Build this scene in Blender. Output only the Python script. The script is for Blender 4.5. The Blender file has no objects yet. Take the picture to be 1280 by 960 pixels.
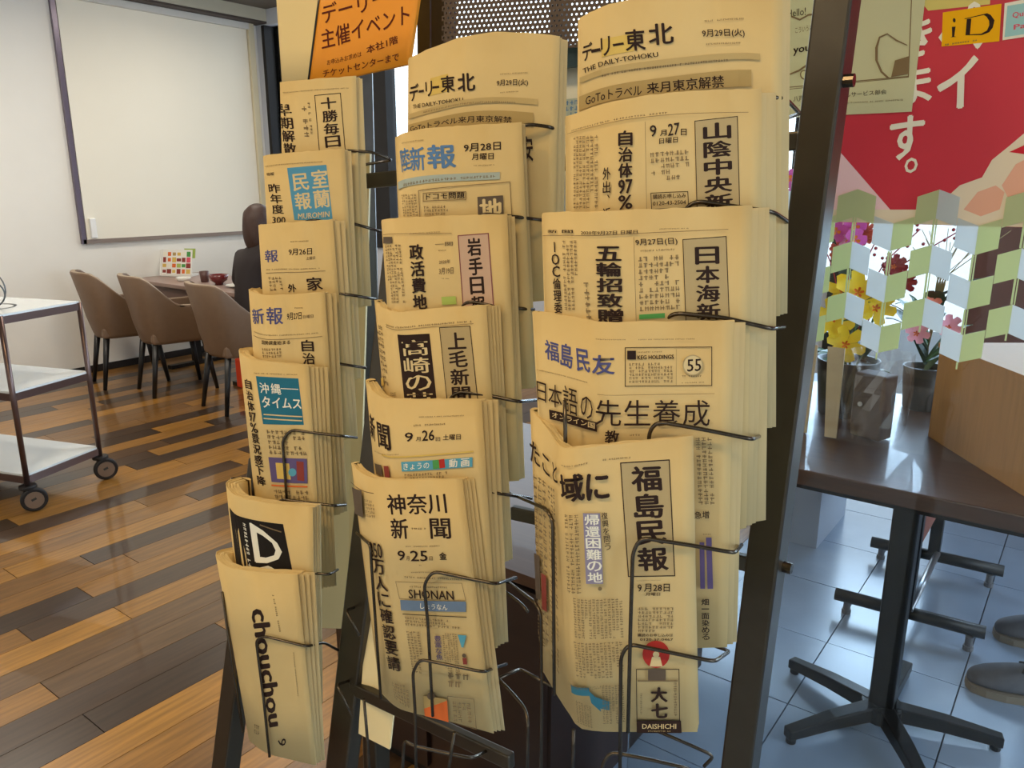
import bpy, bmesh, math, random
from mathutils import Vector, Matrix, Quaternion
random.seed(7)
SC = bpy.context.scene
COL = SC.collection
# ---------------------------------------------------------------- camera
cd = bpy.data.cameras.new('camera'); cam = bpy.data.objects.new('camera', cd); COL.objects.link(cam)
cd.sensor_width = 36.0; cd.lens = 36.0 * 980 / 1280; cd.clip_start = .02
cam.location = (0, 0, 1.48)
cam.rotation_euler = (math.radians(90 - 14.4), 0, math.radians(36.9))
SC.camera = cam
# ---------------------------------------------------------------- exposure, world, lights
SC.view_settings.view_transform = 'Standard'; SC.view_settings.look = 'None'
SC.view_settings.gamma = 1; SC.view_settings.use_curve_mapping = False
SC.view_settings.exposure = 0.06
W = bpy.data.worlds.new('overcast_sky'); SC.world = W; W.use_nodes = True
bg = W.node_tree.nodes['Background']; bg.inputs[0].default_value = (.80, .90, 1.0, 1); bg.inputs[1].default_value = 3.0
def area(name, loc, rot, size, power, col, sy=None):
    l = bpy.data.lights.new(name, 'AREA'); l.energy = power; l.color = col; l.size = size
    if sy: l.shape = 'RECTANGLE'; l.size_y = sy
    o = bpy.data.objects.new(name, l); COL.objects.link(o); o.location = loc
    o.rotation_euler = tuple(math.radians(a) for a in rot); return o
WARM = (1, .74, .40)
LAMPS = [(-.9, -.9, 18, .28), (.1, -.5, 15, .28), (-2.3, .2, 18, .3), (-3.6, 2.6, 22, .3), (-5.0, 1.4, 32, .3), (-5.2, 3.6, 14, .3)]
for i, (x, y, p, s) in enumerate(LAMPS):
    area('ceiling_lamp_light', (x, y, 2.90), (0, 0, 0), s, p, WARM if x > -3 else (1, .90, .76))
# daylight entering through the glazed back wall and the entrance glass on the right
area('window_daylight', (-.2, 4.95, 1.9), (90 + 12, 0, 180), 3.4, 270, (.50, .72, 1), 2.2)
area('window_daylight', (2.5, 1.9, 1.7), (90, 0, 90 + 5), 2.6, 50, (.55, .76, 1), 2.0)

# ---------------------------------------------------------------- helpers
def _cr(P, s):
    n = len(P)
    L = [0.0]
    for a, b in zip(P, P[1:]):
        L.append(L[-1] + math.dist(a, b))
    t = s * L[-1]
    i = 0
    while i < n - 2 and t > L[i + 1]:
        i += 1
    h = L[i + 1] - L[i]
    k = (t - L[i]) / h
    def tan(j):
        if j == 0: q = 1; p = 0
        elif j == n - 1: q = n - 1; p = n - 2
        else: q = j + 1; p = j - 1
        d = (L[q] - L[p])
        return [(P[q][c] - P[p][c]) / d for c in range(3)]
    m0, m1 = tan(i), tan(i + 1)
    a0 = 2*k**3 - 3*k*k + 1; a1 = k**3 - 2*k*k + k; a2 = -2*k**3 + 3*k*k; a3 = k**3 - k*k
    return [a0*P[i][c] + a1*h*m0[c] + a2*P[i+1][c] + a3*h*m1[c] for c in range(3)]
def S(T, B, u, v):
    a = _cr(T, u); b = _cr(B, u)
    return [a[c] + (b[c] - a[c]) * v for c in range(3)]

def tag(o, label=None, cat=None, group=None, kind=None):
    if label: o['label'] = label
    if cat: o['category'] = cat
    if group: o['group'] = group
    if kind: o['kind'] = kind
    return o
def empty(name, loc=(0, 0, 0), rz=0, parent=None):
    o = bpy.data.objects.new(name, None); COL.objects.link(o); o.location = loc; o.rotation_euler = (0, 0, rz)
    o.empty_display_size = .05
    if parent: o.parent = parent
    return o
def obj(name, bm, mats, parent=None, smooth=False, bevel=0):
    me = bpy.data.meshes.new(name)
    if smooth:
        for f in bm.faces: f.smooth = True
    bm.to_mesh(me); bm.free()
    for m in (mats if isinstance(mats, (list, tuple)) else [mats]): me.materials.append(m)
    o = bpy.data.objects.new(name, me); COL.objects.link(o)
    if parent: o.parent = parent
    if bevel:
        b = o.modifiers.new('bevel', 'BEVEL'); b.width = bevel; b.segments = 2; b.limit_method = 'ANGLE'
    return o
def nb(): return bmesh.new()
def box(bm, c, s, rot=None, mi=0):
    m = Matrix.Translation(c) @ (rot.to_4x4() if rot else Matrix.Identity(4)) @ Matrix.Diagonal((s[0], s[1], s[2], 1))
    r = bmesh.ops.create_cube(bm, size=1, matrix=m)
    for v in r['verts']:
        for f in v.link_faces: f.material_index = mi
def bx(bm, x0, x1, y0, y1, z0, z1, mi=0):
    box(bm, ((x0+x1)/2, (y0+y1)/2, (z0+z1)/2), (abs(x1-x0), abs(y1-y0), abs(z1-z0)), mi=mi)
def rz(a): return Matrix.Rotation(a, 3, 'Z')
def beam(bm, a, b, w, h, up=(0, 0, 1)):
    """box bar from a to b; w across, h along up"""
    a = Vector(a); b = Vector(b); d = (b - a); L = d.length; d.normalize()
    s = d.cross(Vector(up)).normalized(); u = s.cross(d)
    m = Matrix((s, d, u)).transposed()
    box(bm, (a + b) / 2, (w, L, h), m)
def cyl(bm, c, r, h, n=20, r2=None, rot=None, mi=0):
    m = Matrix.Translation(c) @ (rot.to_4x4() if rot else Matrix.Identity(4))
    r_ = bmesh.ops.create_cone(bm, cap_ends=True, segments=n, radius1=r, radius2=r if r2 is None else r2, depth=h, matrix=m)
    for v in r_['verts']:
        for f in v.link_faces: f.material_index = mi
def fillet(P, rad, k=4):
    P = [Vector(p) for p in P]; out = [P[0]]
    for i in range(1, len(P) - 1):
        a, b, c = P[i-1], P[i], P[i+1]
        r1 = min(rad, (a-b).length * .45); r2 = min(rad, (c-b).length * .45)
        p = b + (a-b).normalized() * r1; q = b + (c-b).normalized() * r2
        for j in range(k + 1):
            t = j / k; out.append(p*(1-t)**2 + b*2*t*(1-t) + q*t*t)
    out.append(P[-1]); return out
def tube(bm, P, r, n=8, rad=.01, rads=None, mi=0):
    P = fillet(P, rad) if rad else [Vector(p) for p in P]
    rings = []; t0 = (P[1]-P[0]).normalized()
    nrm = t0.orthogonal().normalized()
    for i, p in enumerate(P):
        t = (P[min(i+1, len(P)-1)] - P[max(i-1, 0)]).normalized()
        q = t0.rotation_difference(t); nrm = (q @ nrm); nrm = (nrm - t * nrm.dot(t)).normalized(); t0 = t
        bn = t.cross(nrm); rr = r if rads is None else rads[min(int(i / max(1, len(P)-1) * (len(rads)-1) + .5), len(rads)-1)]
        rings.append([bm.verts.new(p + (nrm*math.cos(2*math.pi*k/n) + bn*math.sin(2*math.pi*k/n))*rr) for k in range(n)])
    for a, b in zip(rings, rings[1:]):
        for k in range(n):
            f = bm.faces.new((a[k], a[(k+1) % n], b[(k+1) % n], b[k])); f.smooth = True; f.material_index = mi
    bm.faces.new(rings[0][::-1]).material_index = mi; bm.faces.new(rings[-1]).material_index = mi
def lathe(bm, prof, c=(0, 0, 0), n=24, mi=0):
    rings = [[bm.verts.new((c[0] + r*math.cos(2*math.pi*k/n), c[1] + r*math.sin(2*math.pi*k/n), c[2] + z)) for k in range(n)] for r, z in prof]
    for a, b in zip(rings, rings[1:]):
        for k in range(n):
            f = bm.faces.new((a[k], a[(k+1) % n], b[(k+1) % n], b[k])); f.smooth = True; f.material_index = mi
    bm.faces.new(rings[0][::-1]); bm.faces.new(rings[-1])
# ---------------------------------------------------------------- materials
def lin(c):
    return tuple(((x/12.92) if x <= .04045 else ((x+.055)/1.055)**2.4) for x in c)
MATS = {}
def mat(name, col, rough=.5, metal=0, noise=0, scale=20, bump=0, stretch=None, coat=0, emit=0, alpha=1, rand=0, trans=0, spec=None):
    if name in MATS: return MATS[name]
    m = bpy.data.materials.new(name); m.use_nodes = True; nt = m.node_tree; N = nt.nodes; L = nt.links
    b = N['Principled BSDF']; c = lin(col)
    b.inputs['Base Color'].default_value = (*c, 1); b.inputs['Roughness'].default_value = rough
    b.inputs['Metallic'].default_value = metal; b.inputs['Coat Weight'].default_value = coat
    if spec is not None: b.inputs['Specular IOR Level'].default_value = spec
    if alpha < 1: b.inputs['Alpha'].default_value = alpha
    if trans: b.inputs['Transmission Weight'].default_value = trans
    if emit: b.inputs['Emission Color'].default_value = (*c, 1); b.inputs['Emission Strength'].default_value = emit
    last = None
    if noise or bump:
        tc = N.new('ShaderNodeTexCoord'); mp = N.new('ShaderNodeMapping'); mp.inputs['Scale'].default_value = stretch or (1, 1, 1)
        no = N.new('ShaderNodeTexNoise'); no.inputs['Scale'].default_value = scale; no.inputs['Detail'].default_value = 5
        L.new(tc.outputs['Object'], mp.inputs[0]); L.new(mp.outputs[0], no.inputs[0])
        if noise:
            mr = N.new('ShaderNodeMapRange'); mr.inputs[1].default_value = .25; mr.inputs[2].default_value = .75
            mr.inputs[3].default_value = 1 - noise; mr.inputs[4].default_value = 1 + noise; L.new(no.outputs[0], mr.inputs[0])
            vm = N.new('ShaderNodeVectorMath'); vm.operation = 'SCALE'; vm.inputs[0].default_value = c
            L.new(mr.outputs[0], vm.inputs['Scale']); last = vm
            L.new(vm.outputs[0], b.inputs['Base Color'])
        if bump:
            bp = N.new('ShaderNodeBump'); bp.inputs['Strength'].default_value = bump; bp.inputs['Distance'].default_value = .002
            L.new(no.outputs[0], bp.inputs['Height']); L.new(bp.outputs[0], b.inputs['Normal'])
    MATS[name] = m; return m
def translucent(m, fac, tint=None):
    nt = m.node_tree; b = nt.nodes['Principled BSDF']; o = [n for n in nt.nodes if n.type == 'OUTPUT_MATERIAL'][0]
    t = nt.nodes.new('ShaderNodeBsdfTranslucent'); mx = nt.nodes.new('ShaderNodeMixShader'); mx.inputs[0].default_value = fac
    src = b.inputs['Base Color']
    if src.is_linked: nt.links.new(src.links[0].from_socket, t.inputs[0])
    else: t.inputs[0].default_value = src.default_value
    nt.links.new(b.outputs[0], mx.inputs[1]); nt.links.new(t.outputs[0], mx.inputs[2]); nt.links.new(mx.outputs[0], o.inputs[0]); return m
PAPER = mat('newsprint', (.81, .71, .50), .85, noise=.05, scale=14, bump=.25, spec=.2)
SHEETS = mat('newsprint_edges', (.80, .71, .52), .9, noise=.09, scale=60, stretch=(1, 1, .05), spec=.1)
INK = {k: mat('ink_' + k, v, .8, spec=.2) for k, v in dict(
    ink=(.19, .13, .11), soft=(.50, .42, .30), tint=(.72, .63, .45), tan=(.74, .64, .43), tan2=(.69, .59, .38), gold=(.85, .72, .38),
    paper=(.86, .77, .57), pale=(.93, .91, .84), green=(.32, .60, .32), violet=(.32, .33, .52), blue=(.36, .50, .66), blueg=(.66, .70, .66),
    bluebox=(.33, .58, .70), teal2=(.16, .43, .52), teal=(.20, .45, .55), purple=(.38, .33, .50), lilac=(.55, .52, .60), red=(.70, .20, .17),
    red2=(.55, .25, .22), orange=(.85, .42, .20), cyan=(.35, .63, .72), slate=(.42, .50, .60), dark2=(.38, .33, .28), black=(.13, .11, .10),
    pinkt=(.79, .66, .56), pinkd=(.52, .30, .30), lime=(.66, .74, .38), maroon=(.34, .11, .06), white=(.93, .92, .90), pinkw=(.95, .80, .82), iblue=(.62, .80, .80), rose=(.86, .35, .42), creamw=(.90, .84, .74), blush=(.90, .68, .58), redp=(.80, .16, .22), yellowp=(.84, .78, .45), iyellow=(.95, .70, .05), paperg=(.80, .80, .62)).items()}
INKN = list(INK); INKM = [INK[k] for k in INKN]
RACKM = mat('rack_grey_paint', (.30, .275, .235), .34, metal=.75, noise=.08, scale=30)
WIREM = mat('wire_dark_chrome', (.33, .295, .25), .26, metal=.85)
BLACKM = mat('black_steel', (.12, .115, .11), .4, metal=.4)
WALLM = mat('white_wall_paint', (.93, .915, .88), .8, noise=.02, scale=4, bump=.1)
CEILM = mat('ceiling_grey', (.42, .39, .35), .9, noise=.04, scale=8)
BLINDM = mat('blind_fabric', (.94, .915, .85), .9, noise=.02, scale=2)
WOODT = mat('dark_table_wood', (.30, .20, .14), .38, noise=.22, scale=6, stretch=(1, 12, 12), coat=.25)
# ---------------------------------------------------------------- glyphs -> meshes
_g = {}
def glyph(s, bold):
    k = (s, bold)
    if k in _g: return _g[k]
    c = bpy.data.curves.new('t', 'FONT'); c.body = s; c.size = 1; c.resolution_u = 2; c.fill_mode = 'FRONT'
    o = bpy.data.objects.new('t', c); COL.objects.link(o); dg = bpy.context.evaluated_depsgraph_get()
    me = bpy.data.meshes.new_from_object(o.evaluated_get(dg))
    V = [(v.co.x, v.co.y) for v in me.vertices]; Fs = [tuple(p.vertices) for p in me.polygons]
    bpy.data.objects.remove(o); bpy.data.curves.remove(c); bpy.data.meshes.remove(me)
    if V:
        x0 = min(v[0] for v in V); x1 = max(v[0] for v in V); y0 = min(v[1] for v in V); y1 = max(v[1] for v in V)
        V = [((x-x0)/max(x1-x0, .01), (y1-y)/max(y1-y0, .01)) for x, y in V]
        if bold > .004:      # heavier strokes: shifted copies of the outline, all in one plane
            V = [(x, y, 0) for x, y in V]; w = max(1.0, (x1-x0)); n0 = len(V); V0 = list(V); F0 = list(Fs); d = bold * 1.15; e = d / w if len(s) > 1 else d
            for k_, (dx, dy) in enumerate(((e, 0), (-e, 0), (0, d*.7), (0, -d*.7))):
                o_ = len(V); V += [(x + dx, y + dy, k_ + 1) for x, y, _ in V0]; Fs = Fs + [tuple(i + o_ for i in f) for f in F0]
    _g[k] = (V, Fs); return _g[k]
def cells(ty, t, q, b):
    """yield polygons (list of (s,t) in quad unit square) for one print item"""
    out = []
    if ty == 'H':
        V, Fs = glyph(t, b); out = [[V[i] for i in f] for f in Fs]
    elif ty == 'V':
        n = len(t)
        for i, ch in enumerate(t):
            V, Fs = glyph(ch, b)
            p = (.04, .05, .92, .88) if n > 1 else (0, 0, 1, 1)
            if ch in '、。' and n > 1: p = (.6, .05, .28, .28)
            if ch in 'IOC' and ch == 'I': p = (.42, .1, .14, .8)
            if ch == '一': p = (.05, .4, .9, .14)
            V = [(p[0] + v[0]*p[2], (i + p[1] + v[1]*p[3]) / n, v[2] if len(v) > 2 else 0) for v in V]
            out += [[V[j] for j in f] for f in Fs]
    elif ty == 'R': out = [[(0, 0), (0, 1), (1, 1), (1, 0)]]
    elif ty == 'F':
        w, h = b, t
        for x0, y0, x1, y1 in ((0, 0, 1, h), (0, 1-h, 1, 1), (0, 0, w, 1), (1-w, 0, 1, 1)): out.append([(x0, y0), (x0, y1), (x1, y1), (x1, y0)])
    elif ty[0] == 'M':
        n = max(1, round(t * (1.45 if ty[1] == 'v' else 1.15))); asp = q
        for i in range(n):
            m = max(3, int(1.25 * (asp * n if ty[1] == 'v' else n / asp))); m = min(m, 70)
            end = m if random.random() < .8 else int(m * random.uniform(.5, .9))
            for j in range(end):
                if random.random() < .07: continue
                u0, u1 = (i + .14) / n, (i + .86) / n; v0, v1 = (j + .1) / m, (j + .85) / m
                du, dv = u1-u0, v1-v0
                for s in range(3):
                    if s < 2: r = (u0, v0 + dv*random.uniform(0, .8), u1, 0); r = (r[0], r[1], r[2], r[1] + dv*.20)
                    else: a = u0 + du*random.uniform(0, .8); r = (a, v0, a + du*.18, v1)
                    P4 = [(r[0], r[1]), (r[0], r[3]), (r[2], r[3]), (r[2], r[1])]
                    if ty[1] == 'h': P4 = [(y, x) for x, y in P4][::-1]
                    out.append(P4)
    return out
def bil(q, s, t):
    return [(q[0][k]*(1-s) + q[1][k]*s)*(1-t) + (q[3][k]*(1-s) + q[2][k]*s)*t for k in range(len(q[0]))]
def printed(name, items, fn, parent, mats=INKM, names=INKN):
    """fn(u,v,lift)->3D. all print of one sheet"""
    bm = nb(); z = .00025
    for (ty, t, q, c, b) in items:
        z += .00008
        mi = names.index(c)
        if ty == 'P':
            bm.faces.new([bm.verts.new(fn(*p, z)) for p in q]).material_index = mi; continue
        if ty == 'C':
            a, e, g = q; n = 20
            vs = [bm.verts.new(fn(a[0] + (e[0]-a[0])*math.cos(2*math.pi*k/n) + (g[0]-a[0])*math.sin(2*math.pi*k/n),
                                  a[1] + (e[1]-a[1])*math.cos(2*math.pi*k/n) + (g[1]-a[1])*math.sin(2*math.pi*k/n), z)) for k in range(n)]
            bm.faces.new(vs).material_index = mi; continue
        if ty[0] == 'M':
            A = Vector(fn(*q[0], 0)); Bv = Vector(fn(*q[1], 0)); D = Vector(fn(*q[3], 0))
            polys = cells(ty, t, max(.02, (D-A).length / max((Bv-A).length, 1e-4)), b)
        else: polys = cells(ty, t, q, b)
        if ty in 'RF' or ty == 'R':
            # subdivide so that the print follows the bend of the sheet
            np_ = []
            for p in polys:
                (x0, y0), _, (x1, y1), _ = p; k = 14 if abs(x1-x0) > .3 else 3
                for j in range(k):
                    a = x0 + (x1-x0)*j/k; e = x0 + (x1-x0)*(j+1)/k; np_.append([(a, y0), (a, y1), (e, y1), (e, y0)])
            polys = np_
        cache = {}
        for p in polys:
            vs = []
            for st in p:
                if st not in cache: cache[st] = bm.verts.new(fn(*bil(q, *st[:2]), z + (st[2] * 1.5e-5 if len(st) > 2 else 0)))
                if cache[st] not in vs: vs.append(cache[st])
            if len(vs) < 3: continue
            try: f = bm.faces.new(vs)
            except ValueError: continue
            f.material_index = mi
    o = obj(name, bm, list(mats), parent)
    return o
PAPERS = {}
PAPERS['c3r1'] = ([[-0.3928,0.6207,1.6177],[-0.3669,0.6232,1.6251],[-0.3256,0.6435,1.6319],[-0.2734,0.6756,1.6378],[-0.2429,0.6894,1.6339]],[[-0.4045,0.646,1.3418],[-0.3738,0.6518,1.3482],[-0.3266,0.6756,1.3522],[-0.2657,0.7099,1.3568],[-0.2344,0.7279,1.3598]],[(0.004,0.004),(0.007,0.008)],0.008,'newspaper with a gold emblem in its masthead,top slot of the right-hand column',[
 ('R',None,[[0.1269,0.0922],[0.2895,0.0953],[0.2898,0.1445],[0.1273,0.1423]],'gold',0),
 ('V',['デ'],[[0.0153,0.081],[0.072,0.0849],[0.0773,0.1343],[0.0207,0.1309]],'ink',0.02),
 ('V',['ー'],[[0.0676,0.1068],[0.1182,0.1132],[0.1227,0.1232],[0.0724,0.1171]],'ink',0.02),
 ('V',['リ'],[[0.1224,0.0868],[0.1694,0.0879],[0.1739,0.1404],[0.1273,0.14]],'ink',0.02),
 ('V',['ー'],[[0.186,0.1126],[0.2384,0.1144],[0.2424,0.1216],[0.1901,0.1199]],'ink',0.02),
 ('V',['東'],[[0.2461,0.0819],[0.34,0.0869],[0.3482,0.1452],[0.2544,0.1409]],'ink',0.02),
 ('V',['北'],[[0.3593,0.0777],[0.4754,0.0809],[0.4837,0.1384],[0.3675,0.1357]],'ink',0.02),
 ('H','THE DAILY-TOHOKU',[[0.021,0.1521],[0.4063,0.1567],[0.4103,0.1704],[0.026,0.1672]],'ink',0.012),
 ('H','9月29日(火)',[[0.6182,0.1115],[0.8207,0.1193],[0.8248,0.1433],[0.6223,0.1358]],'ink',0.012),
 ('Mh',1,[[0.6294,0.0863],[0.8204,0.0892],[0.8204,0.0956],[0.6295,0.0928]],'soft',0),
 ('Mh',1,[[0.6378,0.1499],[0.8059,0.1539],[0.806,0.1605],[0.6379,0.1565]],'soft',0),
 ('R',None,[[0.0026,0.1742],[0.8972,0.1855],[0.8973,0.2033],[0.0029,0.1909]],'tan',0),
 ('Mh',1,[[0.1189,0.1915],[0.7455,0.1979],[0.7456,0.2067],[0.1189,0.2009]],'soft',0),
 ('R',None,[[0.001,0.2308],[0.8561,0.2313],[0.8566,0.2786],[0.001,0.2737]],'tan2',0),
 ('H','GoToトラベル',[[0.041,0.2369],[0.3295,0.2458],[0.3297,0.2735],[0.0414,0.2658]],'ink',0.008),
 ('H','来月東京解禁',[[0.3528,0.2407],[0.723,0.2436],[0.7272,0.2776],[0.3569,0.271]],'ink',0.012)])
PAPERS['c3r2'] = ([[-0.4073,0.6228,1.5374],[-0.3756,0.6092,1.5416],[-0.3416,0.6108,1.5476],[-0.3018,0.6333,1.5526],[-0.2472,0.6712,1.5548]],[[-0.4065,0.6354,1.2328],[-0.3805,0.6311,1.239],[-0.3456,0.6399,1.2452],[-0.2987,0.6637,1.2498],[-0.235,0.7002,1.2551]],[(0.005,0.006),(0.011,0.012),(0.014,0.016)],0.008,'newspaper with tall boxed brush-lettered masthead and 97% headline,second slot of right column',[
 ('R',None,[[0.6974,0.0767],[0.8927,0.0684],[0.9,0.3219],[0.7046,0.317]],'tint',0),
 ('F',0.0076,[[0.6974,0.0767],[0.8927,0.0684],[0.9037,0.3265],[0.7043,0.335]],'ink',0.0166),
 ('V',['山','陰','中','央','新','報'],[[0.7335,0.084],[0.8638,0.0804],[0.8742,0.3687],[0.7409,0.3722]],'ink',0.03),
 ('V',['9'],[[0.4958,0.0789],[0.5246,0.0788],[0.5272,0.1085],[0.4983,0.1087]],'ink',0.02),
 ('V',['月'],[[0.542,0.0947],[0.5707,0.0943],[0.5702,0.109],[0.5415,0.1094]],'ink',0.02),
 ('H','27',[[0.5782,0.08],[0.6286,0.0783],[0.6279,0.1098],[0.5774,0.1115]],'ink',0.012),
 ('V',['日'],[[0.6355,0.0954],[0.6608,0.0964],[0.6605,0.1132],[0.6351,0.1122]],'ink',0.02),
 ('H','日曜日',[[0.5377,0.1156],[0.6205,0.1158],[0.6202,0.1307],[0.5373,0.1304]],'ink',0.012),
 ('Mh',4,[[0.4933,0.1489],[0.6707,0.1497],[0.6765,0.232],[0.4976,0.2318]],'soft',0),
 ('F',0.0428,[[0.4929,0.2603],[0.6649,0.2646],[0.6678,0.3113],[0.4949,0.3073]],'ink',0.0191),
 ('H','購読お申し込み',[[0.5037,0.2654],[0.6538,0.2686],[0.6535,0.2818],[0.5033,0.2787]],'ink',0.012),
 ('H','0120-43-2504',[[0.503,0.2854],[0.6534,0.2885],[0.6532,0.2996],[0.5026,0.2966]],'ink',0.012),
 ('V',['自','治','体','97','%'],[[0.3503,0.079],[0.4188,0.0834],[0.409,0.3017],[0.3392,0.2986]],'ink',0.03),
 ('V',['外','出','、','近'],[[0.269,0.1697],[0.3099,0.1722],[0.302,0.3228],[0.2606,0.3211]],'ink',0.02),
 ('Mv',5,[[0.0794,0.0622],[0.2528,0.0774],[0.2411,0.2822],[0.0705,0.273]],'soft',0),
 ('Mh',1,[[0.0653,0.0428],[0.9215,0.0501],[0.9215,0.0563],[0.065,0.0495]],'soft',0),
 ('R',None,[[0.0275,0.0501],[0.9395,0.0587],[0.9395,0.06],[0.0275,0.0514]],'soft',0),
 ('R',None,[[0.4746,0.0668],[0.4764,0.067],[0.4746,0.3061],[0.4727,0.306]],'soft',0)])
PAPERS['c3r3'] = ([[-0.417,0.6015,1.4534],[-0.3929,0.5942,1.4548],[-0.3552,0.5931,1.4557],[-0.3196,0.6051,1.4581],[-0.2417,0.6544,1.4616]],[[-0.4076,0.6109,1.119],[-0.3925,0.61,1.1211],[-0.3555,0.6149,1.1302],[-0.3193,0.6319,1.1385],[-0.2347,0.6836,1.1622]],[(0.006,0.006),(0.012,0.01),(0.016,0.02)],0.009,'newspaper with finely striped boxed masthead and green strip,third slot of the right column',[
 ('R',None,[[0.7029,0.0832],[0.8925,0.0803],[0.9096,0.3152],[0.714,0.3135]],'tint',0),
 ('F',0.0085,[[0.7029,0.0832],[0.8925,0.0803],[0.9097,0.3222],[0.7139,0.3205]],'ink',0.0163),
 ('V',['日','本','海','新','聞'],[[0.7546,0.1044],[0.8618,0.1057],[0.8747,0.3722],[0.7637,0.3677]],'ink',0.03),
 ('H','9月27日(日)',[[0.4976,0.0769],[0.6787,0.0782],[0.6819,0.0977],[0.5003,0.0962]],'ink',0.012),
 ('Mh',1,[[0.5174,0.1053],[0.6678,0.1059],[0.6677,0.1124],[0.5172,0.1117]],'soft',0),
 ('Mh',8,[[0.5062,0.1221],[0.6884,0.1218],[0.6931,0.278],[0.5069,0.2759]],'soft',0),
 ('R',None,[[0.5067,0.2826],[0.6216,0.2836],[0.6213,0.2972],[0.5061,0.2961]],'green',0),
 ('V',['五','輪','招','致','贈'],[[0.316,0.0882],[0.4375,0.0916],[0.4373,0.3041],[0.3133,0.3007]],'ink',0.03),
 ('V',['I','O','C','倫','理','委'],[[0.0621,0.0756],[0.1187,0.0759],[0.1265,0.2751],[0.0735,0.2757]],'ink',0.02),
 ('Mv',3,[[0.1388,0.0738],[0.2261,0.0734],[0.2242,0.2652],[0.137,0.2661]],'soft',0),
 ('Mv',1,[[0.2475,0.1854],[0.2809,0.1852],[0.2898,0.2916],[0.2566,0.2918]],'soft',0),
 ('H','2020年9月27日 日曜日',[[0.2495,0.0479],[0.5091,0.052],[0.5087,0.0625],[0.2487,0.0584]],'ink',0.012),
 ('Mh',1,[[0.6032,0.0504],[0.7481,0.0522],[0.748,0.0565],[0.603,0.0547]],'soft',0),
 ('H','新 聞',[[0.0464,0.0454],[0.2062,0.046],[0.2055,0.0545],[0.0456,0.054]],'ink',0.012),
 ('R',None,[[0.0076,0.0602],[0.8991,0.0608],[0.8991,0.0623],[0.0075,0.0617]],'soft',0),
 ('R',None,[[0.491,0.0703],[0.493,0.0704],[0.4936,0.3023],[0.4915,0.3022]],'soft',0)])
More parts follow.
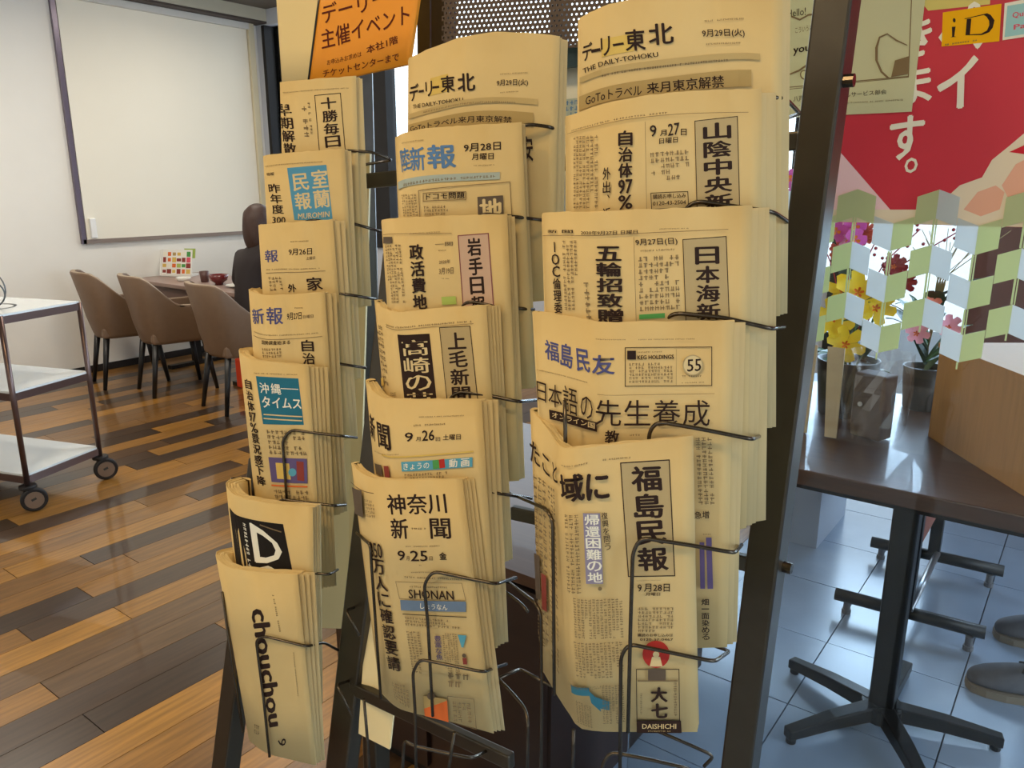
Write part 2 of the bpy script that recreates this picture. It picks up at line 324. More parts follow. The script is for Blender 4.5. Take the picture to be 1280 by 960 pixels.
PAPERS['c3r4'] = ([[-0.4214,0.595,1.3633],[-0.3902,0.5926,1.363],[-0.3544,0.5869,1.3623],[-0.3423,0.5857,1.3623],[-0.3124,0.5997,1.3642],[-0.2444,0.6386,1.3665]],[[-0.4084,0.6144,1.0111],[-0.3816,0.6115,1.02],[-0.352,0.6098,1.0259],[-0.342,0.6116,1.028],[-0.3123,0.6281,1.0301],[-0.2386,0.6675,1.041]],[(0.006,0.006),(0.011,0.01)],0.009,'newspaper with violet brush masthead and a boxed anniversary notice,fourth slot of the right column',[
 ('V',['福'],[[0.0617,0.0723],[0.1461,0.0778],[0.146,0.1311],[0.0606,0.1255]],'violet',0.02),
 ('V',['島'],[[0.1616,0.0745],[0.2377,0.077],[0.2319,0.1418],[0.1553,0.1393]],'violet',0.02),
 ('V',['民'],[[0.2576,0.0819],[0.3371,0.0815],[0.3417,0.143],[0.2623,0.1435]],'violet',0.02),
 ('V',['友'],[[0.3602,0.0906],[0.4711,0.0863],[0.4679,0.139],[0.3558,0.1441]],'violet',0.02),
 ('Mh',1,[[0.0051,0.1579],[0.3251,0.169],[0.3248,0.1735],[0.0045,0.1624]],'soft',0),
 ('F',0.0184,[[0.5192,0.0674],[0.9074,0.0682],[0.9091,0.1763],[0.5136,0.175]],'ink',0.0083),
 ('F',0.0196,[[0.7481,0.0738],[0.7491,0.0738],[0.7481,0.175],[0.747,0.175]],'soft',0.9),
 ('R',None,[[0.5295,0.0762],[0.5688,0.0769],[0.5678,0.1008],[0.5283,0.1001]],'ink',0),
 ('H','KEG HOLDINGS',[[0.5754,0.09],[0.7372,0.0889],[0.7371,0.0998],[0.575,0.1009]],'ink',0.03),
 ('Mh',1,[[0.5759,0.0791],[0.7302,0.078],[0.7301,0.0824],[0.5757,0.0835]],'soft',0),
 ('Mh',5,[[0.535,0.109],[0.7334,0.1086],[0.7326,0.166],[0.5323,0.1663]],'soft',0),
 ('C',0,[[0.8228,0.1179],[0.8691,0.1183],[0.8228,0.1467]],'tint',0),
 ('C',0,[[0.8228,0.1179],[0.8638,0.1182],[0.8228,0.1433]],'paper',0),
 ('H','55',[[0.7978,0.1024],[0.8583,0.1006],[0.8586,0.1336],[0.7977,0.1354]],'ink',0.012),
 ('Mh',1,[[0.7725,0.1441],[0.8729,0.1448],[0.873,0.1515],[0.7725,0.1507]],'soft',0),
 ('Mh',1,[[0.7724,0.164],[0.8731,0.1626],[0.8732,0.1671],[0.7724,0.1685]],'soft',0),
 ('Mh',1,[[0.3882,0.0422],[0.5239,0.0438],[0.5237,0.0481],[0.3878,0.0466]],'soft',0),
 ('Mh',1,[[0.5808,0.0447],[0.8297,0.044],[0.8297,0.0483],[0.5807,0.049]],'soft',0),
 ('R',None,[[0.3844,0.1974],[0.9203,0.1966],[0.9203,0.1978],[0.3844,0.1985]],'soft',0),
 ('V',['日'],[[0.001,0.1901],[0.0629,0.1951],[0.0566,0.2503],[0.001,0.2452]],'ink',0),
 ('V',['本'],[[0.0787,0.1918],[0.1651,0.1972],[0.159,0.2619],[0.0716,0.2563]],'ink',0),
 ('V',['語'],[[0.171,0.1899],[0.2629,0.1951],[0.2614,0.273],[0.1688,0.268]],'ink',0),
 ('V',['の'],[[0.2822,0.2068],[0.3551,0.2116],[0.3548,0.2757],[0.2819,0.2709]],'ink',0),
 ('H','先生養成',[[0.3741,0.2097],[0.8989,0.2145],[0.9,0.2902],[0.368,0.286]],'ink',0),
 ('R',None,[[0.0755,0.2676],[0.3733,0.2785],[0.3758,0.3061],[0.0777,0.2953]],'ink',0),
 ('H','オンライン国',[[0.0958,0.2733],[0.3637,0.2818],[0.3624,0.2982],[0.094,0.2896]],'paper',0.01),
 ('V',['教'],[[0.4155,0.2984],[0.481,0.2976],[0.4787,0.3396],[0.4126,0.3406]],'ink',0.02),
 ('Mh',1,[[0.5292,0.3072],[0.5777,0.3078],[0.5774,0.3148],[0.5289,0.3142]],'soft',0),
 ('Mv',2,[[0.8305,0.3197],[0.9115,0.3206],[0.93,0.5254],[0.8464,0.5242]],'soft',0),
 ('H','急増',[[0.8313,0.5438],[0.8999,0.5424],[0.9003,0.5649],[0.8313,0.5663]],'ink',0.012),
 ('Mh',1,[[0.8701,0.6123],[0.9086,0.6129],[0.9087,0.618],[0.8702,0.6174]],'soft',0),
 ('R',None,[[0.8549,0.64],[0.8781,0.6404],[0.8837,0.792],[0.8599,0.7915]],'purple',0),
 ('R',None,[[0.8857,0.6252],[0.9127,0.6257],[0.9233,0.7927],[0.8956,0.7922]],'purple',0),
 ('V',['畑','一','面','染','め','る'],[[0.8641,0.8237],[0.9039,0.8245],[0.91,0.9672],[0.8693,0.9664]],'ink',0.02)])
PAPERS['c3r5'] = ([[-0.4324,0.6062,1.2628],[-0.4116,0.5944,1.2579],[-0.3874,0.578,1.2508],[-0.3639,0.5573,1.252],[-0.3505,0.5548,1.2532],[-0.3124,0.579,1.2595],[-0.2638,0.6113,1.2665]],[[-0.43,0.6271,0.9605],[-0.4142,0.6182,0.9561],[-0.3938,0.6064,0.952],[-0.3725,0.5952,0.9479],[-0.3515,0.5849,0.947],[-0.2982,0.6078,0.9541],[-0.2494,0.6337,0.9609]],[(0.001,0.001),(0.0025,0.0015)],0.01,'newspaper with boxed masthead and round red emblem,lowest filled slot of right column',[
 ('R',None,[[0.6912,0.0575],[0.9034,0.0617],[0.9143,0.4383],[0.7037,0.4315]],'tint',0),
 ('F',0.0091,[[0.6912,0.0575],[0.9034,0.0617],[0.9143,0.4383],[0.7037,0.4315]],'ink',0.0209),
 ('V',['福','島','民','報'],[[0.7317,0.0703],[0.8653,0.074],[0.8901,0.421],[0.751,0.4199]],'ink',0.03),
 ('Mh',1,[[0.4171,0.0566],[0.5558,0.0437],[0.5552,0.0512],[0.4154,0.0646]],'soft',0),
 ('Mh',1,[[0.6178,0.0388],[0.7368,0.0409],[0.7364,0.0483],[0.6173,0.0462]],'soft',0),
 ('Mh',1,[[0.7389,0.444],[0.8784,0.4474],[0.8783,0.4501],[0.7388,0.4467]],'soft',0),
 ('V',['9'],[[0.7454,0.4579],[0.7634,0.4587],[0.7621,0.4834],[0.7441,0.4827]],'ink',0.02),
 ('H','月28日',[[0.7743,0.4564],[0.8886,0.4615],[0.8876,0.4887],[0.7729,0.4838]],'ink',0.012),
 ('H','月曜日',[[0.78,0.4868],[0.8446,0.4895],[0.8441,0.5005],[0.7794,0.4978]],'ink',0.012),
 ('Mh',6,[[0.7413,0.5354],[0.9036,0.5416],[0.9005,0.631],[0.7365,0.6258]],'soft',0),
 ('H','購読のお申し込みは',[[0.7363,0.6287],[0.8968,0.6337],[0.8964,0.645],[0.7357,0.6401]],'ink',0.012),
 ('H','0120-37-0467',[[0.7464,0.6461],[0.8962,0.6507],[0.8959,0.6592],[0.746,0.6547]],'ink',0.012),
 ('C',0,[[0.8172,0.7056],[0.8795,0.7073],[0.8151,0.755]],'red',0),
 ('R',None,[[0.7984,0.7138],[0.8352,0.7147],[0.8448,0.7499],[0.7857,0.7486]],'paper',0),
 ('C',0,[[0.8172,0.7056],[0.8319,0.706],[0.8167,0.7171]],'paper',0),
 ('F',0.0112,[[0.722,0.7566],[0.9217,0.7607],[0.9178,0.998],[0.7128,0.998]],'ink',0.0167),
 ('R',None,[[0.7779,0.7572],[0.8592,0.759],[0.8575,0.803],[0.7758,0.8016]],'dark2',0),
 ('R',None,[[0.7273,0.7982],[0.913,0.8014],[0.9129,0.8058],[0.7271,0.8027]],'soft',0),
 ('V',['大','七'],[[0.786,0.8225],[0.8641,0.8239],[0.8634,0.9441],[0.7842,0.9437]],'ink',0.045),
 ('Mv',1,[[0.891,0.7979],[0.9094,0.7983],[0.9086,0.9355],[0.8899,0.9353]],'soft',0),
 ('Mv',1,[[0.7361,0.8463],[0.7473,0.8463],[0.7432,0.9285],[0.7318,0.9286]],'soft',0),
 ('R',None,[[0.7154,0.9504],[0.9231,0.9509],[0.9254,0.998],[0.7166,0.998]],'ink',0),
 ('H','DAISHICHI',[[0.7415,0.9625],[0.9003,0.9628],[0.8996,0.9812],[0.7405,0.9811]],'paper',0.01),
 ('Mh',1,[[0.767,0.987],[0.8731,0.9871],[0.8729,0.9932],[0.7667,0.9932]],'tan',0),
 ('V',['域'],[[0.4101,0.0888],[0.5286,0.0747],[0.5322,0.1594],[0.419,0.173]],'ink',0.03),
 ('V',['に'],[[0.5458,0.0808],[0.6385,0.0832],[0.6365,0.1643],[0.5427,0.1626]],'ink',0.035),
 ('H','たこと',[[0.0044,0.0994],[0.3839,0.063],[0.3784,0.1267],[0.0028,0.1769]],'ink',0.02),
 ('R',None,[[0.5213,0.2033],[0.5955,0.2077],[0.593,0.4443],[0.5164,0.4417]],'lilac',0),
 ('V',['帰','還','困','難','の','地'],[[0.5248,0.2061],[0.5919,0.21],[0.5932,0.4416],[0.5241,0.439]],'pale',0.02),
 ('V',['復','興','を','問','う'],[[0.5992,0.2053],[0.6269,0.2049],[0.6358,0.3324],[0.6077,0.3331]],'ink',0.01),
 ('C',0,[[0.5775,0.4603],[0.5865,0.4607],[0.577,0.4672]],'soft',0),
 ('Mv',2,[[0.4335,0.2121],[0.5027,0.2054],[0.4943,0.4757],[0.4179,0.4883]],'soft',0),
 ('Mv',9,[[0.4508,0.4945],[0.6749,0.4964],[0.6737,0.6383],[0.4447,0.641]],'soft',0),
 ('Mv',9,[[0.4384,0.6542],[0.6658,0.6496],[0.669,0.7823],[0.439,0.7898]],'soft',0),
 ('Mv',2,[[0.0262,0.2115],[0.1949,0.1762],[0.1486,0.8447],[0.001,0.8802]],'soft',0),
 ('Mv',2,[[0.2159,0.173],[0.3265,0.1552],[0.2664,0.8769],[0.1676,0.8507]],'soft',0),
 ('R',None,[[0.0032,0.5206],[0.0729,0.5008],[0.0604,0.6783],[0.001,0.7022]],'dark2',0),
 ('R',None,[[0.0847,0.5598],[0.1458,0.5432],[0.1379,0.6868],[0.0765,0.7052]],'red2',0),
 ('R',None,[[0.4018,0.8336],[0.5009,0.8216],[0.5024,0.8525],[0.4052,0.8633]],'teal',0),
 ('R',None,[[0.496,0.8312],[0.5411,0.8632],[0.553,0.9128],[0.5083,0.8803]],'teal',0),
 ('R',None,[[0.5262,0.8544],[0.5935,0.872],[0.5913,0.9061],[0.5386,0.8976]],'teal',0),
 ('Mv',4,[[0.4293,0.8791],[0.5073,0.8929],[0.5084,0.9818],[0.4306,0.9674]],'soft',0),
 ('Mv',5,[[0.5604,0.8074],[0.6637,0.8092],[0.6625,0.9597],[0.5574,0.9601]],'soft',0),
 ('Mh',2,[[0.3851,0.8292],[0.6496,0.7998],[0.6489,0.8119],[0.3827,0.843]],'soft',0)])
PAPERS['c2r1'] = ([[-0.6178,0.6419,1.6067],[-0.5884,0.64,1.6124],[-0.5503,0.6524,1.6224],[-0.5142,0.6716,1.6258],[-0.4641,0.6972,1.6205]],[[-0.6319,0.6428,1.3407],[-0.6035,0.6458,1.3439],[-0.5628,0.6607,1.3476],[-0.5233,0.6822,1.3504],[-0.4774,0.7118,1.3554]],[(0.004,0.005),(0.007,0.009)],0.008,'newspaper with a gold emblem in its masthead,top slot of the middle column',[
 ('R',None,[[0.1947,0.1058],[0.3178,0.1105],[0.3172,0.1726],[0.194,0.1693]],'gold',0),
 ('V',['デ'],[[0.0087,0.1022],[0.0939,0.1069],[0.101,0.167],[0.0167,0.1635]],'ink',0.02),
 ('V',['ー'],[[0.1012,0.1345],[0.144,0.1382],[0.1439,0.147],[0.1012,0.1434]],'ink',0.02),
 ('V',['リ'],[[0.1575,0.1141],[0.2065,0.1164],[0.2117,0.1693],[0.1634,0.1675]],'ink',0.02),
 ('V',['ー'],[[0.2121,0.1375],[0.2576,0.1425],[0.2575,0.1511],[0.212,0.1462]],'ink',0.02),
 ('V',['東'],[[0.269,0.1132],[0.3598,0.1229],[0.3647,0.1798],[0.2739,0.1711]],'ink',0.02),
 ('V',['北'],[[0.3806,0.1232],[0.4874,0.1293],[0.4924,0.1906],[0.3855,0.1854]],'ink',0.02),
 ('H','THE DAILY-TOHOKU',[[0.0475,0.1801],[0.4165,0.2088],[0.4164,0.2229],[0.0475,0.1951]],'ink',0.012),
 ('H','9月29日(火)',[[0.624,0.1617],[0.8137,0.1572],[0.8144,0.1822],[0.6244,0.1865]],'ink',0.012),
 ('Mh',1,[[0.6432,0.1401],[0.813,0.1323],[0.8131,0.1378],[0.6432,0.1456]],'soft',0),
 ('Mh',1,[[0.6441,0.2035],[0.7953,0.1967],[0.7955,0.2023],[0.6442,0.2091]],'soft',0),
 ('R',None,[[0.0019,0.2099],[0.8739,0.2251],[0.8745,0.2449],[0.002,0.2282]],'tan',0),
 ('Mh',1,[[0.1432,0.2177],[0.7426,0.2371],[0.7428,0.2455],[0.1431,0.2266]],'soft',0),
 ('R',None,[[0.0022,0.2497],[0.851,0.2741],[0.8525,0.3229],[0.0025,0.2929]],'tan2',0),
 ('H','GoToトラベル来月東京解禁',[[0.0247,0.2558],[0.7192,0.2908],[0.7197,0.3135],[0.0248,0.2803]],'ink',0.012),
 ('V',['安'],[[0.7799,0.3617],[0.8437,0.3578],[0.8562,0.4484],[0.792,0.4519]],'ink',0.02)])
PAPERS['c2r2'] = ([[-0.6205,0.6205,1.5262],[-0.599,0.612,1.5299],[-0.5759,0.6175,1.5333],[-0.537,0.6346,1.5357],[-0.4848,0.6617,1.5381]],[[-0.6203,0.6232,1.2326],[-0.6035,0.6192,1.2411],[-0.5828,0.6263,1.2467],[-0.5447,0.6439,1.2528],[-0.4826,0.684,1.2606]],[(0.002,0.002)],0.007,'newspaper with sky-blue masthead and a pale blue strip,second slot of the middle column',[
 ('V',['陸'],[[0.0863,0.0534],[0.1954,0.0531],[0.2053,0.1293],[0.1103,0.1315]],'blue',0.02),
 ('V',['新'],[[0.2018,0.0565],[0.311,0.0599],[0.3131,0.1406],[0.2041,0.1376]],'blue',0.02),
 ('V',['報'],[[0.3351,0.0585],[0.5307,0.0605],[0.5332,0.1411],[0.3372,0.1391]],'blue',0.025),
 ('H','9月28日',[[0.5979,0.0626],[0.8522,0.0616],[0.8494,0.0891],[0.5949,0.0901]],'ink',0.012),
 ('H','月曜日',[[0.6501,0.0974],[0.7991,0.0988],[0.7969,0.121],[0.6477,0.1195]],'ink',0.012),
 ('Mh',1,[[0.6571,0.1366],[0.8007,0.1379],[0.8001,0.1434],[0.6565,0.1421]],'soft',0),
 ('Mh',1,[[0.1315,0.0304],[0.314,0.0354],[0.3134,0.0408],[0.1304,0.0358]],'soft',0),
 ('R',None,[[0.0245,0.1589],[0.8362,0.1669],[0.8337,0.1922],[0.0343,0.1856]],'blueg',0),
 ('Mh',1,[[0.1255,0.1726],[0.808,0.1746],[0.8069,0.1858],[0.1228,0.1865]],'soft',0),
 ('F',0.0173,[[0.2513,0.2096],[0.9039,0.2027],[0.9062,0.3525],[0.2513,0.3596]],'soft',0.0078),
 ('F',0.0818,[[0.2857,0.2207],[0.5971,0.2277],[0.5938,0.259],[0.282,0.2518]],'soft',0.0167),
 ('H','ドコモ問題',[[0.309,0.225],[0.5856,0.2302],[0.5832,0.2529],[0.3063,0.2477]],'ink',0.012),
 ('Mh',3,[[0.2862,0.2665],[0.4677,0.272],[0.4636,0.3093],[0.2818,0.3036]],'soft',0),
 ('R',None,[[0.6731,0.2501],[0.8501,0.2496],[0.8473,0.3361],[0.6699,0.3365]],'dark2',0),
 ('V',['地'],[[0.6889,0.2592],[0.838,0.2607],[0.8365,0.3329],[0.6872,0.3313]],'paper',0.03),
 ('Mv',4,[[0.093,0.2092],[0.238,0.2198],[0.2449,0.3124],[0.1117,0.3034]],'soft',0)])
PAPERS['c2r3'] = ([[-0.6265,0.6017,1.4413],[-0.6068,0.5979,1.4436],[-0.5863,0.6008,1.4449],[-0.5465,0.6184,1.4469],[-0.4888,0.643,1.4491]],[[-0.6219,0.6094,1.133],[-0.6047,0.6054,1.1404],[-0.5836,0.61,1.146],[-0.5412,0.6305,1.1506],[-0.4835,0.6573,1.1596]],[(0.002,0.002),(0.006,0.005)],0.008,'newspaper with pink-bordered masthead and a small green print,third slot of the middle column',[
 ('R',None,[[0.6362,0.0665],[0.8629,0.0614],[0.878,0.3159],[0.6483,0.3206]],'pinkt',0),
 ('F',0.0135,[[0.6362,0.0665],[0.8629,0.0614],[0.8763,0.3333],[0.6464,0.3379]],'pinkd',0.0332),
 ('V',['岩','手','日','報'],[[0.6994,0.0757],[0.8039,0.0744],[0.8165,0.3468],[0.7105,0.3478]],'ink',0.03),
 ('H','一関',[[0.4696,0.0888],[0.5985,0.088],[0.5968,0.1019],[0.4679,0.1026]],'soft',0.012),
 ('Mh',1,[[0.4898,0.1141],[0.5955,0.1129],[0.5949,0.1185],[0.4892,0.1196]],'soft',0),
 ('H','2020年',[[0.4912,0.1503],[0.5736,0.1488],[0.5719,0.1628],[0.4895,0.1643]],'soft',0.012),
 ('H','3月19日',[[0.4878,0.1784],[0.5938,0.1772],[0.5912,0.1996],[0.4851,0.2009]],'soft',0.012),
 ('Mh',1,[[0.5013,0.2124],[0.56,0.2133],[0.5593,0.219],[0.5006,0.2181]],'soft',0),
 ('V',['政','活','費','地'],[[0.2712,0.0908],[0.3813,0.09],[0.3868,0.3254],[0.2759,0.3266]],'ink',0.03),
 ('R',None,[[0.0172,0.0583],[0.1329,0.0629],[0.1285,0.0849],[0.0111,0.0801]],'dark2',0),
 ('Mv',4,[[0.0323,0.0865],[0.2119,0.0897],[0.2208,0.2995],[0.0448,0.2962]],'soft',0),
 ('R',None,[[0.493,0.2807],[0.5996,0.2795],[0.6023,0.3083],[0.4955,0.3096]],'lime',0),
 ('Mh',1,[[0.283,0.0523],[0.5796,0.0492],[0.579,0.0547],[0.2822,0.0578]],'soft',0),
 ('R',None,[[0.0195,0.0501],[0.5962,0.0577],[0.596,0.0594],[0.019,0.0517]],'soft',0)])
PAPERS['c2r4'] = ([[-0.6641,0.6214,1.3496],[-0.6442,0.6098,1.3473],[-0.6189,0.5961,1.346],[-0.5945,0.5889,1.3466],[-0.5655,0.599,1.3507],[-0.5013,0.6239,1.3586]],[[-0.644,0.6236,1.0279],[-0.629,0.6154,1.0273],[-0.6099,0.6057,1.0331],[-0.5923,0.6013,1.0384],[-0.5606,0.6083,1.0465],[-0.493,0.6386,1.0631]],[(0.003,0.003),(0.006,0.006),(0.009,0.008),(0.012,0.01)],0.01,'newspaper with white-on-black headline beside a grey textured masthead,fourth slot of the middle column',[
 ('R',None,[[0.4131,0.08],[0.6314,0.0862],[0.6393,0.359],[0.4126,0.3533]],'ink',0),
 ('V',['高','崎','の','芸'],[[0.4373,0.0969],[0.6182,0.1027],[0.6231,0.3583],[0.434,0.353]],'paper',0.012),
 ('R',None,[[0.6966,0.0662],[0.8933,0.0689],[0.9082,0.3204],[0.7048,0.3171]],'tint',0),
 ('F',0.0093,[[0.6966,0.0662],[0.8933,0.0689],[0.9098,0.3504],[0.7055,0.347]],'ink',0.023),
 ('V',['上','毛','新','聞'],[[0.7397,0.0852],[0.8609,0.0875],[0.8681,0.3515],[0.7425,0.3487]],'ink',0.025),
 ('Mh',1,[[0.2689,0.0505],[0.9056,0.0496],[0.9046,0.0581],[0.2644,0.0594]],'soft',0),
 ('R',None,[[0.2628,0.0624],[0.9141,0.0613],[0.9139,0.063],[0.2619,0.0642]],'soft',0),
 ('Mv',2,[[0.0128,0.0758],[0.1667,0.0668],[0.2053,0.2892],[0.057,0.2967]],'soft',0),
 ('R',None,[[0.001,0.2842],[0.0747,0.27],[0.0765,0.2993],[0.001,0.3139]],'gold',0),
 ('Mv',2,[[0.2327,0.3042],[0.3315,0.2953],[0.3223,0.3199],[0.2189,0.3294]],'soft',0)])
PAPERS['c2r5'] = ([[-0.6658,0.6037,1.2582],[-0.6455,0.5919,1.2543],[-0.6198,0.5785,1.2529],[-0.5952,0.5715,1.254],[-0.5547,0.5836,1.2572],[-0.4937,0.6052,1.2625]],[[-0.6485,0.6076,0.9284],[-0.6332,0.5994,0.9272],[-0.6099,0.5874,0.9358],[-0.5875,0.5812,0.9446],[-0.5496,0.5928,0.9524],[-0.4859,0.6199,0.9684]],[(0.004,0.002),(0.009,0.006),(0.014,0.01)],0.012,'newspaper with a blue video strip under a large date,fifth slot of the middle column',[
 ('V',['新'],[[0.0338,0.1083],[0.1626,0.1008],[0.1434,0.1925],[0.0121,0.2025]],'ink',0.02),
 ('V',['聞'],[[0.2164,0.1064],[0.3994,0.0982],[0.3989,0.1907],[0.2173,0.198]],'ink',0.02),
 ('V',['9'],[[0.5121,0.1209],[0.5632,0.1176],[0.5631,0.1503],[0.5118,0.1537]],'ink',0.02),
 ('V',['月'],[[0.5803,0.1354],[0.6101,0.1355],[0.6078,0.1504],[0.578,0.1503]],'soft',0.02),
 ('H','26',[[0.6237,0.1117],[0.6998,0.1086],[0.6942,0.1474],[0.6178,0.1504]],'ink',0.012),
 ('V',['日'],[[0.706,0.1354],[0.7311,0.1355],[0.729,0.1504],[0.7039,0.1504]],'soft',0.02),
 ('H','土曜日',[[0.7523,0.1265],[0.8611,0.124],[0.8586,0.145],[0.7495,0.1475]],'ink',0.012),
 ('Mh',1,[[0.6119,0.0586],[0.8891,0.0527],[0.8884,0.0586],[0.611,0.0645]],'soft',0),
 ('Mh',1,[[0.5728,0.088],[0.7731,0.082],[0.772,0.0909],[0.5714,0.0969]],'soft',0),
 ('R',None,[[0.2704,0.2171],[0.9318,0.1878],[0.9311,0.1939],[0.2675,0.2235]],'gold',0),
 ('R',None,[[0.4716,0.2297],[0.9242,0.2121],[0.9201,0.2488],[0.4706,0.2662]],'cyan',0),
 ('H','きょうの',[[0.4871,0.2353],[0.6518,0.2286],[0.6482,0.2529],[0.4828,0.2597]],'pale',0.01),
 ('R',None,[[0.6732,0.2226],[0.7144,0.2197],[0.7148,0.2531],[0.6735,0.256]],'green',0),
 ('R',None,[[0.7144,0.2197],[0.7501,0.2168],[0.7506,0.2503],[0.7148,0.2531]],'red',0),
 ('V',['動'],[[0.7798,0.22],[0.8299,0.2174],[0.8261,0.2479],[0.7758,0.2505]],'pale',0.02),
 ('V',['画'],[[0.8547,0.2176],[0.9043,0.215],[0.9007,0.2455],[0.851,0.2481]],'pale',0.02),
 ('Mh',2,[[0.4861,0.2719],[0.7641,0.2626],[0.7604,0.2902],[0.4812,0.2995]],'soft',0),
 ('R',None,[[0.2928,0.2594],[0.3657,0.251],[0.37,0.2994],[0.2994,0.3072]],'red2',0),
 ('R',None,[[0.0863,0.2815],[0.2493,0.2622],[0.2599,0.3032],[0.1023,0.3201]],'dark2',0),
 ('Mh',1,[[0.1221,0.2261],[0.4665,0.1966],[0.4653,0.2026],[0.1178,0.2329]],'soft',0)])
PAPERS['c2r6'] = ([[-0.6757,0.584,1.1595],[-0.6548,0.5738,1.1592],[-0.627,0.563,1.1611],[-0.6003,0.5584,1.165],[-0.5587,0.5718,1.1696],[-0.5096,0.5913,1.176]],[[-0.6577,0.5955,0.8518],[-0.641,0.5892,0.8534],[-0.6178,0.5818,0.8566],[-0.5893,0.574,0.8663],[-0.539,0.5921,0.8651],[-0.483,0.608,0.8641]],[(0.003,0.002),(0.006,0.006),(0.01,0.01)],0.01,'newspaper with two-line large masthead and a blue strip,sixth slot of the middle column',[
 ('H','神奈川',[[0.4863,0.0587],[0.8768,0.0487],[0.8755,0.1235],[0.4826,0.1385]],'ink',0.015),
 ('V',['新'],[[0.4903,0.1541],[0.6064,0.1497],[0.5978,0.2297],[0.4807,0.2357]],'ink',0.015),
 ('V',['聞'],[[0.7551,0.1463],[0.8863,0.1445],[0.8798,0.2207],[0.7473,0.2243]],'ink',0.015),
 ('Mh',1,[[0.6243,0.184],[0.7256,0.1811],[0.7233,0.1905],[0.622,0.1936]],'soft',0),
 ('Mh',1,[[0.5694,0.26],[0.8002,0.2476],[0.7988,0.2539],[0.5679,0.2666]],'soft',0),
 ('V',['9'],[[0.5092,0.283],[0.5593,0.2801],[0.5553,0.3196],[0.5049,0.3228]],'ink',0.02),
 ('V',['月'],[[0.5646,0.3026],[0.5861,0.3015],[0.5822,0.318],[0.5607,0.3192]],'soft',0.02),
 ('H','25',[[0.5968,0.2782],[0.709,0.2731],[0.7044,0.3149],[0.5921,0.3207]],'ink',0.012),
 ('V',['日'],[[0.7199,0.2949],[0.7416,0.294],[0.7378,0.3101],[0.7161,0.3111]],'soft',0.02),
 ('V',['金'],[[0.7883,0.2763],[0.8363,0.2745],[0.8352,0.3027],[0.7871,0.3047]],'ink',0.02),
 ('Mh',1,[[0.6421,0.331],[0.6904,0.3285],[0.6889,0.335],[0.6406,0.3376]],'soft',0),
 ('Mh',1,[[0.582,0.364],[0.8466,0.3462],[0.8452,0.3526],[0.5805,0.3707]],'soft',0),
 ('Mh',1,[[0.5346,0.3838],[0.9202,0.3707],[0.9182,0.3802],[0.5322,0.3939]],'soft',0),
 ('F',0.0266,[[0.4646,0.4129],[0.9162,0.3897],[0.9279,0.4584],[0.4758,0.4865]],'soft',0.0072),
 ('Mh',1,[[0.558,0.4221],[0.8169,0.4082],[0.8147,0.4179],[0.5556,0.4323]],'soft',0),
 ('H','SHONAN',[[0.5485,0.4396],[0.8503,0.4253],[0.8479,0.4607],[0.5453,0.4769]],'ink',0.012),
 ('R',None,[[0.481,0.4894],[0.9272,0.4616],[0.9183,0.5037],[0.4757,0.5344]],'slate',0),
 ('H','しょうなん',[[0.6159,0.4914],[0.8,0.4836],[0.7948,0.5069],[0.6105,0.5154]],'pale',0.012),
 ('R',None,[[0.4842,0.5473],[0.9195,0.5228],[0.9188,0.5261],[0.4834,0.5509]],'ink',0),
 ('V',['350','万','人','に','確','認','要','請'],[[0.213,0.2727],[0.3911,0.2596],[0.4172,0.817],[0.2347,0.8291]],'ink',0.02),
 ('Mh',3,[[0.4935,0.5567],[0.868,0.54],[0.8648,0.5794],[0.4892,0.5987]],'soft',0),
 ('Mv',3,[[0.49,0.6195],[0.5834,0.6133],[0.585,0.7987],[0.492,0.8069]],'soft',0),
 ('Mv',4,[[0.7348,0.6053],[0.8392,0.5983],[0.8262,0.7846],[0.7196,0.7956]],'soft',0),
 ('V',['豊','富','な','魚'],[[0.6766,0.6213],[0.7269,0.6162],[0.7193,0.7228],[0.6687,0.7288]],'purple',0.01),
 ('R',None,[[0.844,0.6012],[0.9035,0.5986],[0.8709,0.6513],[0.8599,0.6525]],'cyan',0),
 ('C',0,[[0.8692,0.6847],[0.883,0.6831],[0.8674,0.6932]],'dark2',0),
 ('R',None,[[0.8559,0.6962],[0.8836,0.693],[0.8834,0.7197],[0.8556,0.7231]],'red2',0),
 ('Mh',2,[[0.7365,0.769],[0.8921,0.7555],[0.8776,0.8252],[0.7206,0.841]],'soft',0),
 ('Mv',5,[[0.2791,0.8725],[0.4544,0.8698],[0.4411,0.9784],[0.2934,0.9514]],'soft',0),
 ('F',0.0218,[[0.7126,0.8774],[0.9025,0.8624],[0.891,0.998],[0.6981,0.9944]],'soft',0.0204),
 ('R',None,[[0.5476,0.9008],[0.7036,0.893],[0.6964,0.9513],[0.5403,0.9602]],'tan2',0),
 ('R',None,[[0.5403,0.9602],[0.7077,0.8995],[0.6965,0.998],[0.5387,0.9937]],'orange',0),
 ('C',0,[[0.6016,0.8933],[0.6286,0.8895],[0.5977,0.9119]],'dark2',0),
 ('Mv',3,[[0.7421,0.8942],[0.8764,0.8836],[0.8684,0.9752],[0.7327,0.9885]],'soft',0),
 ('R',None,[[0.0069,0.0936],[0.2248,0.0645],[0.1816,0.1825],[0.001,0.2046]],'dark2',0),
 ('Mh',4,[[0.2486,0.0931],[0.3861,0.0838],[0.375,0.1593],[0.2307,0.1707]],'soft',0),
 ('R',None,[[0.001,0.0717],[0.3974,0.0541],[0.3962,0.0574],[0.001,0.0756]],'soft',0)])
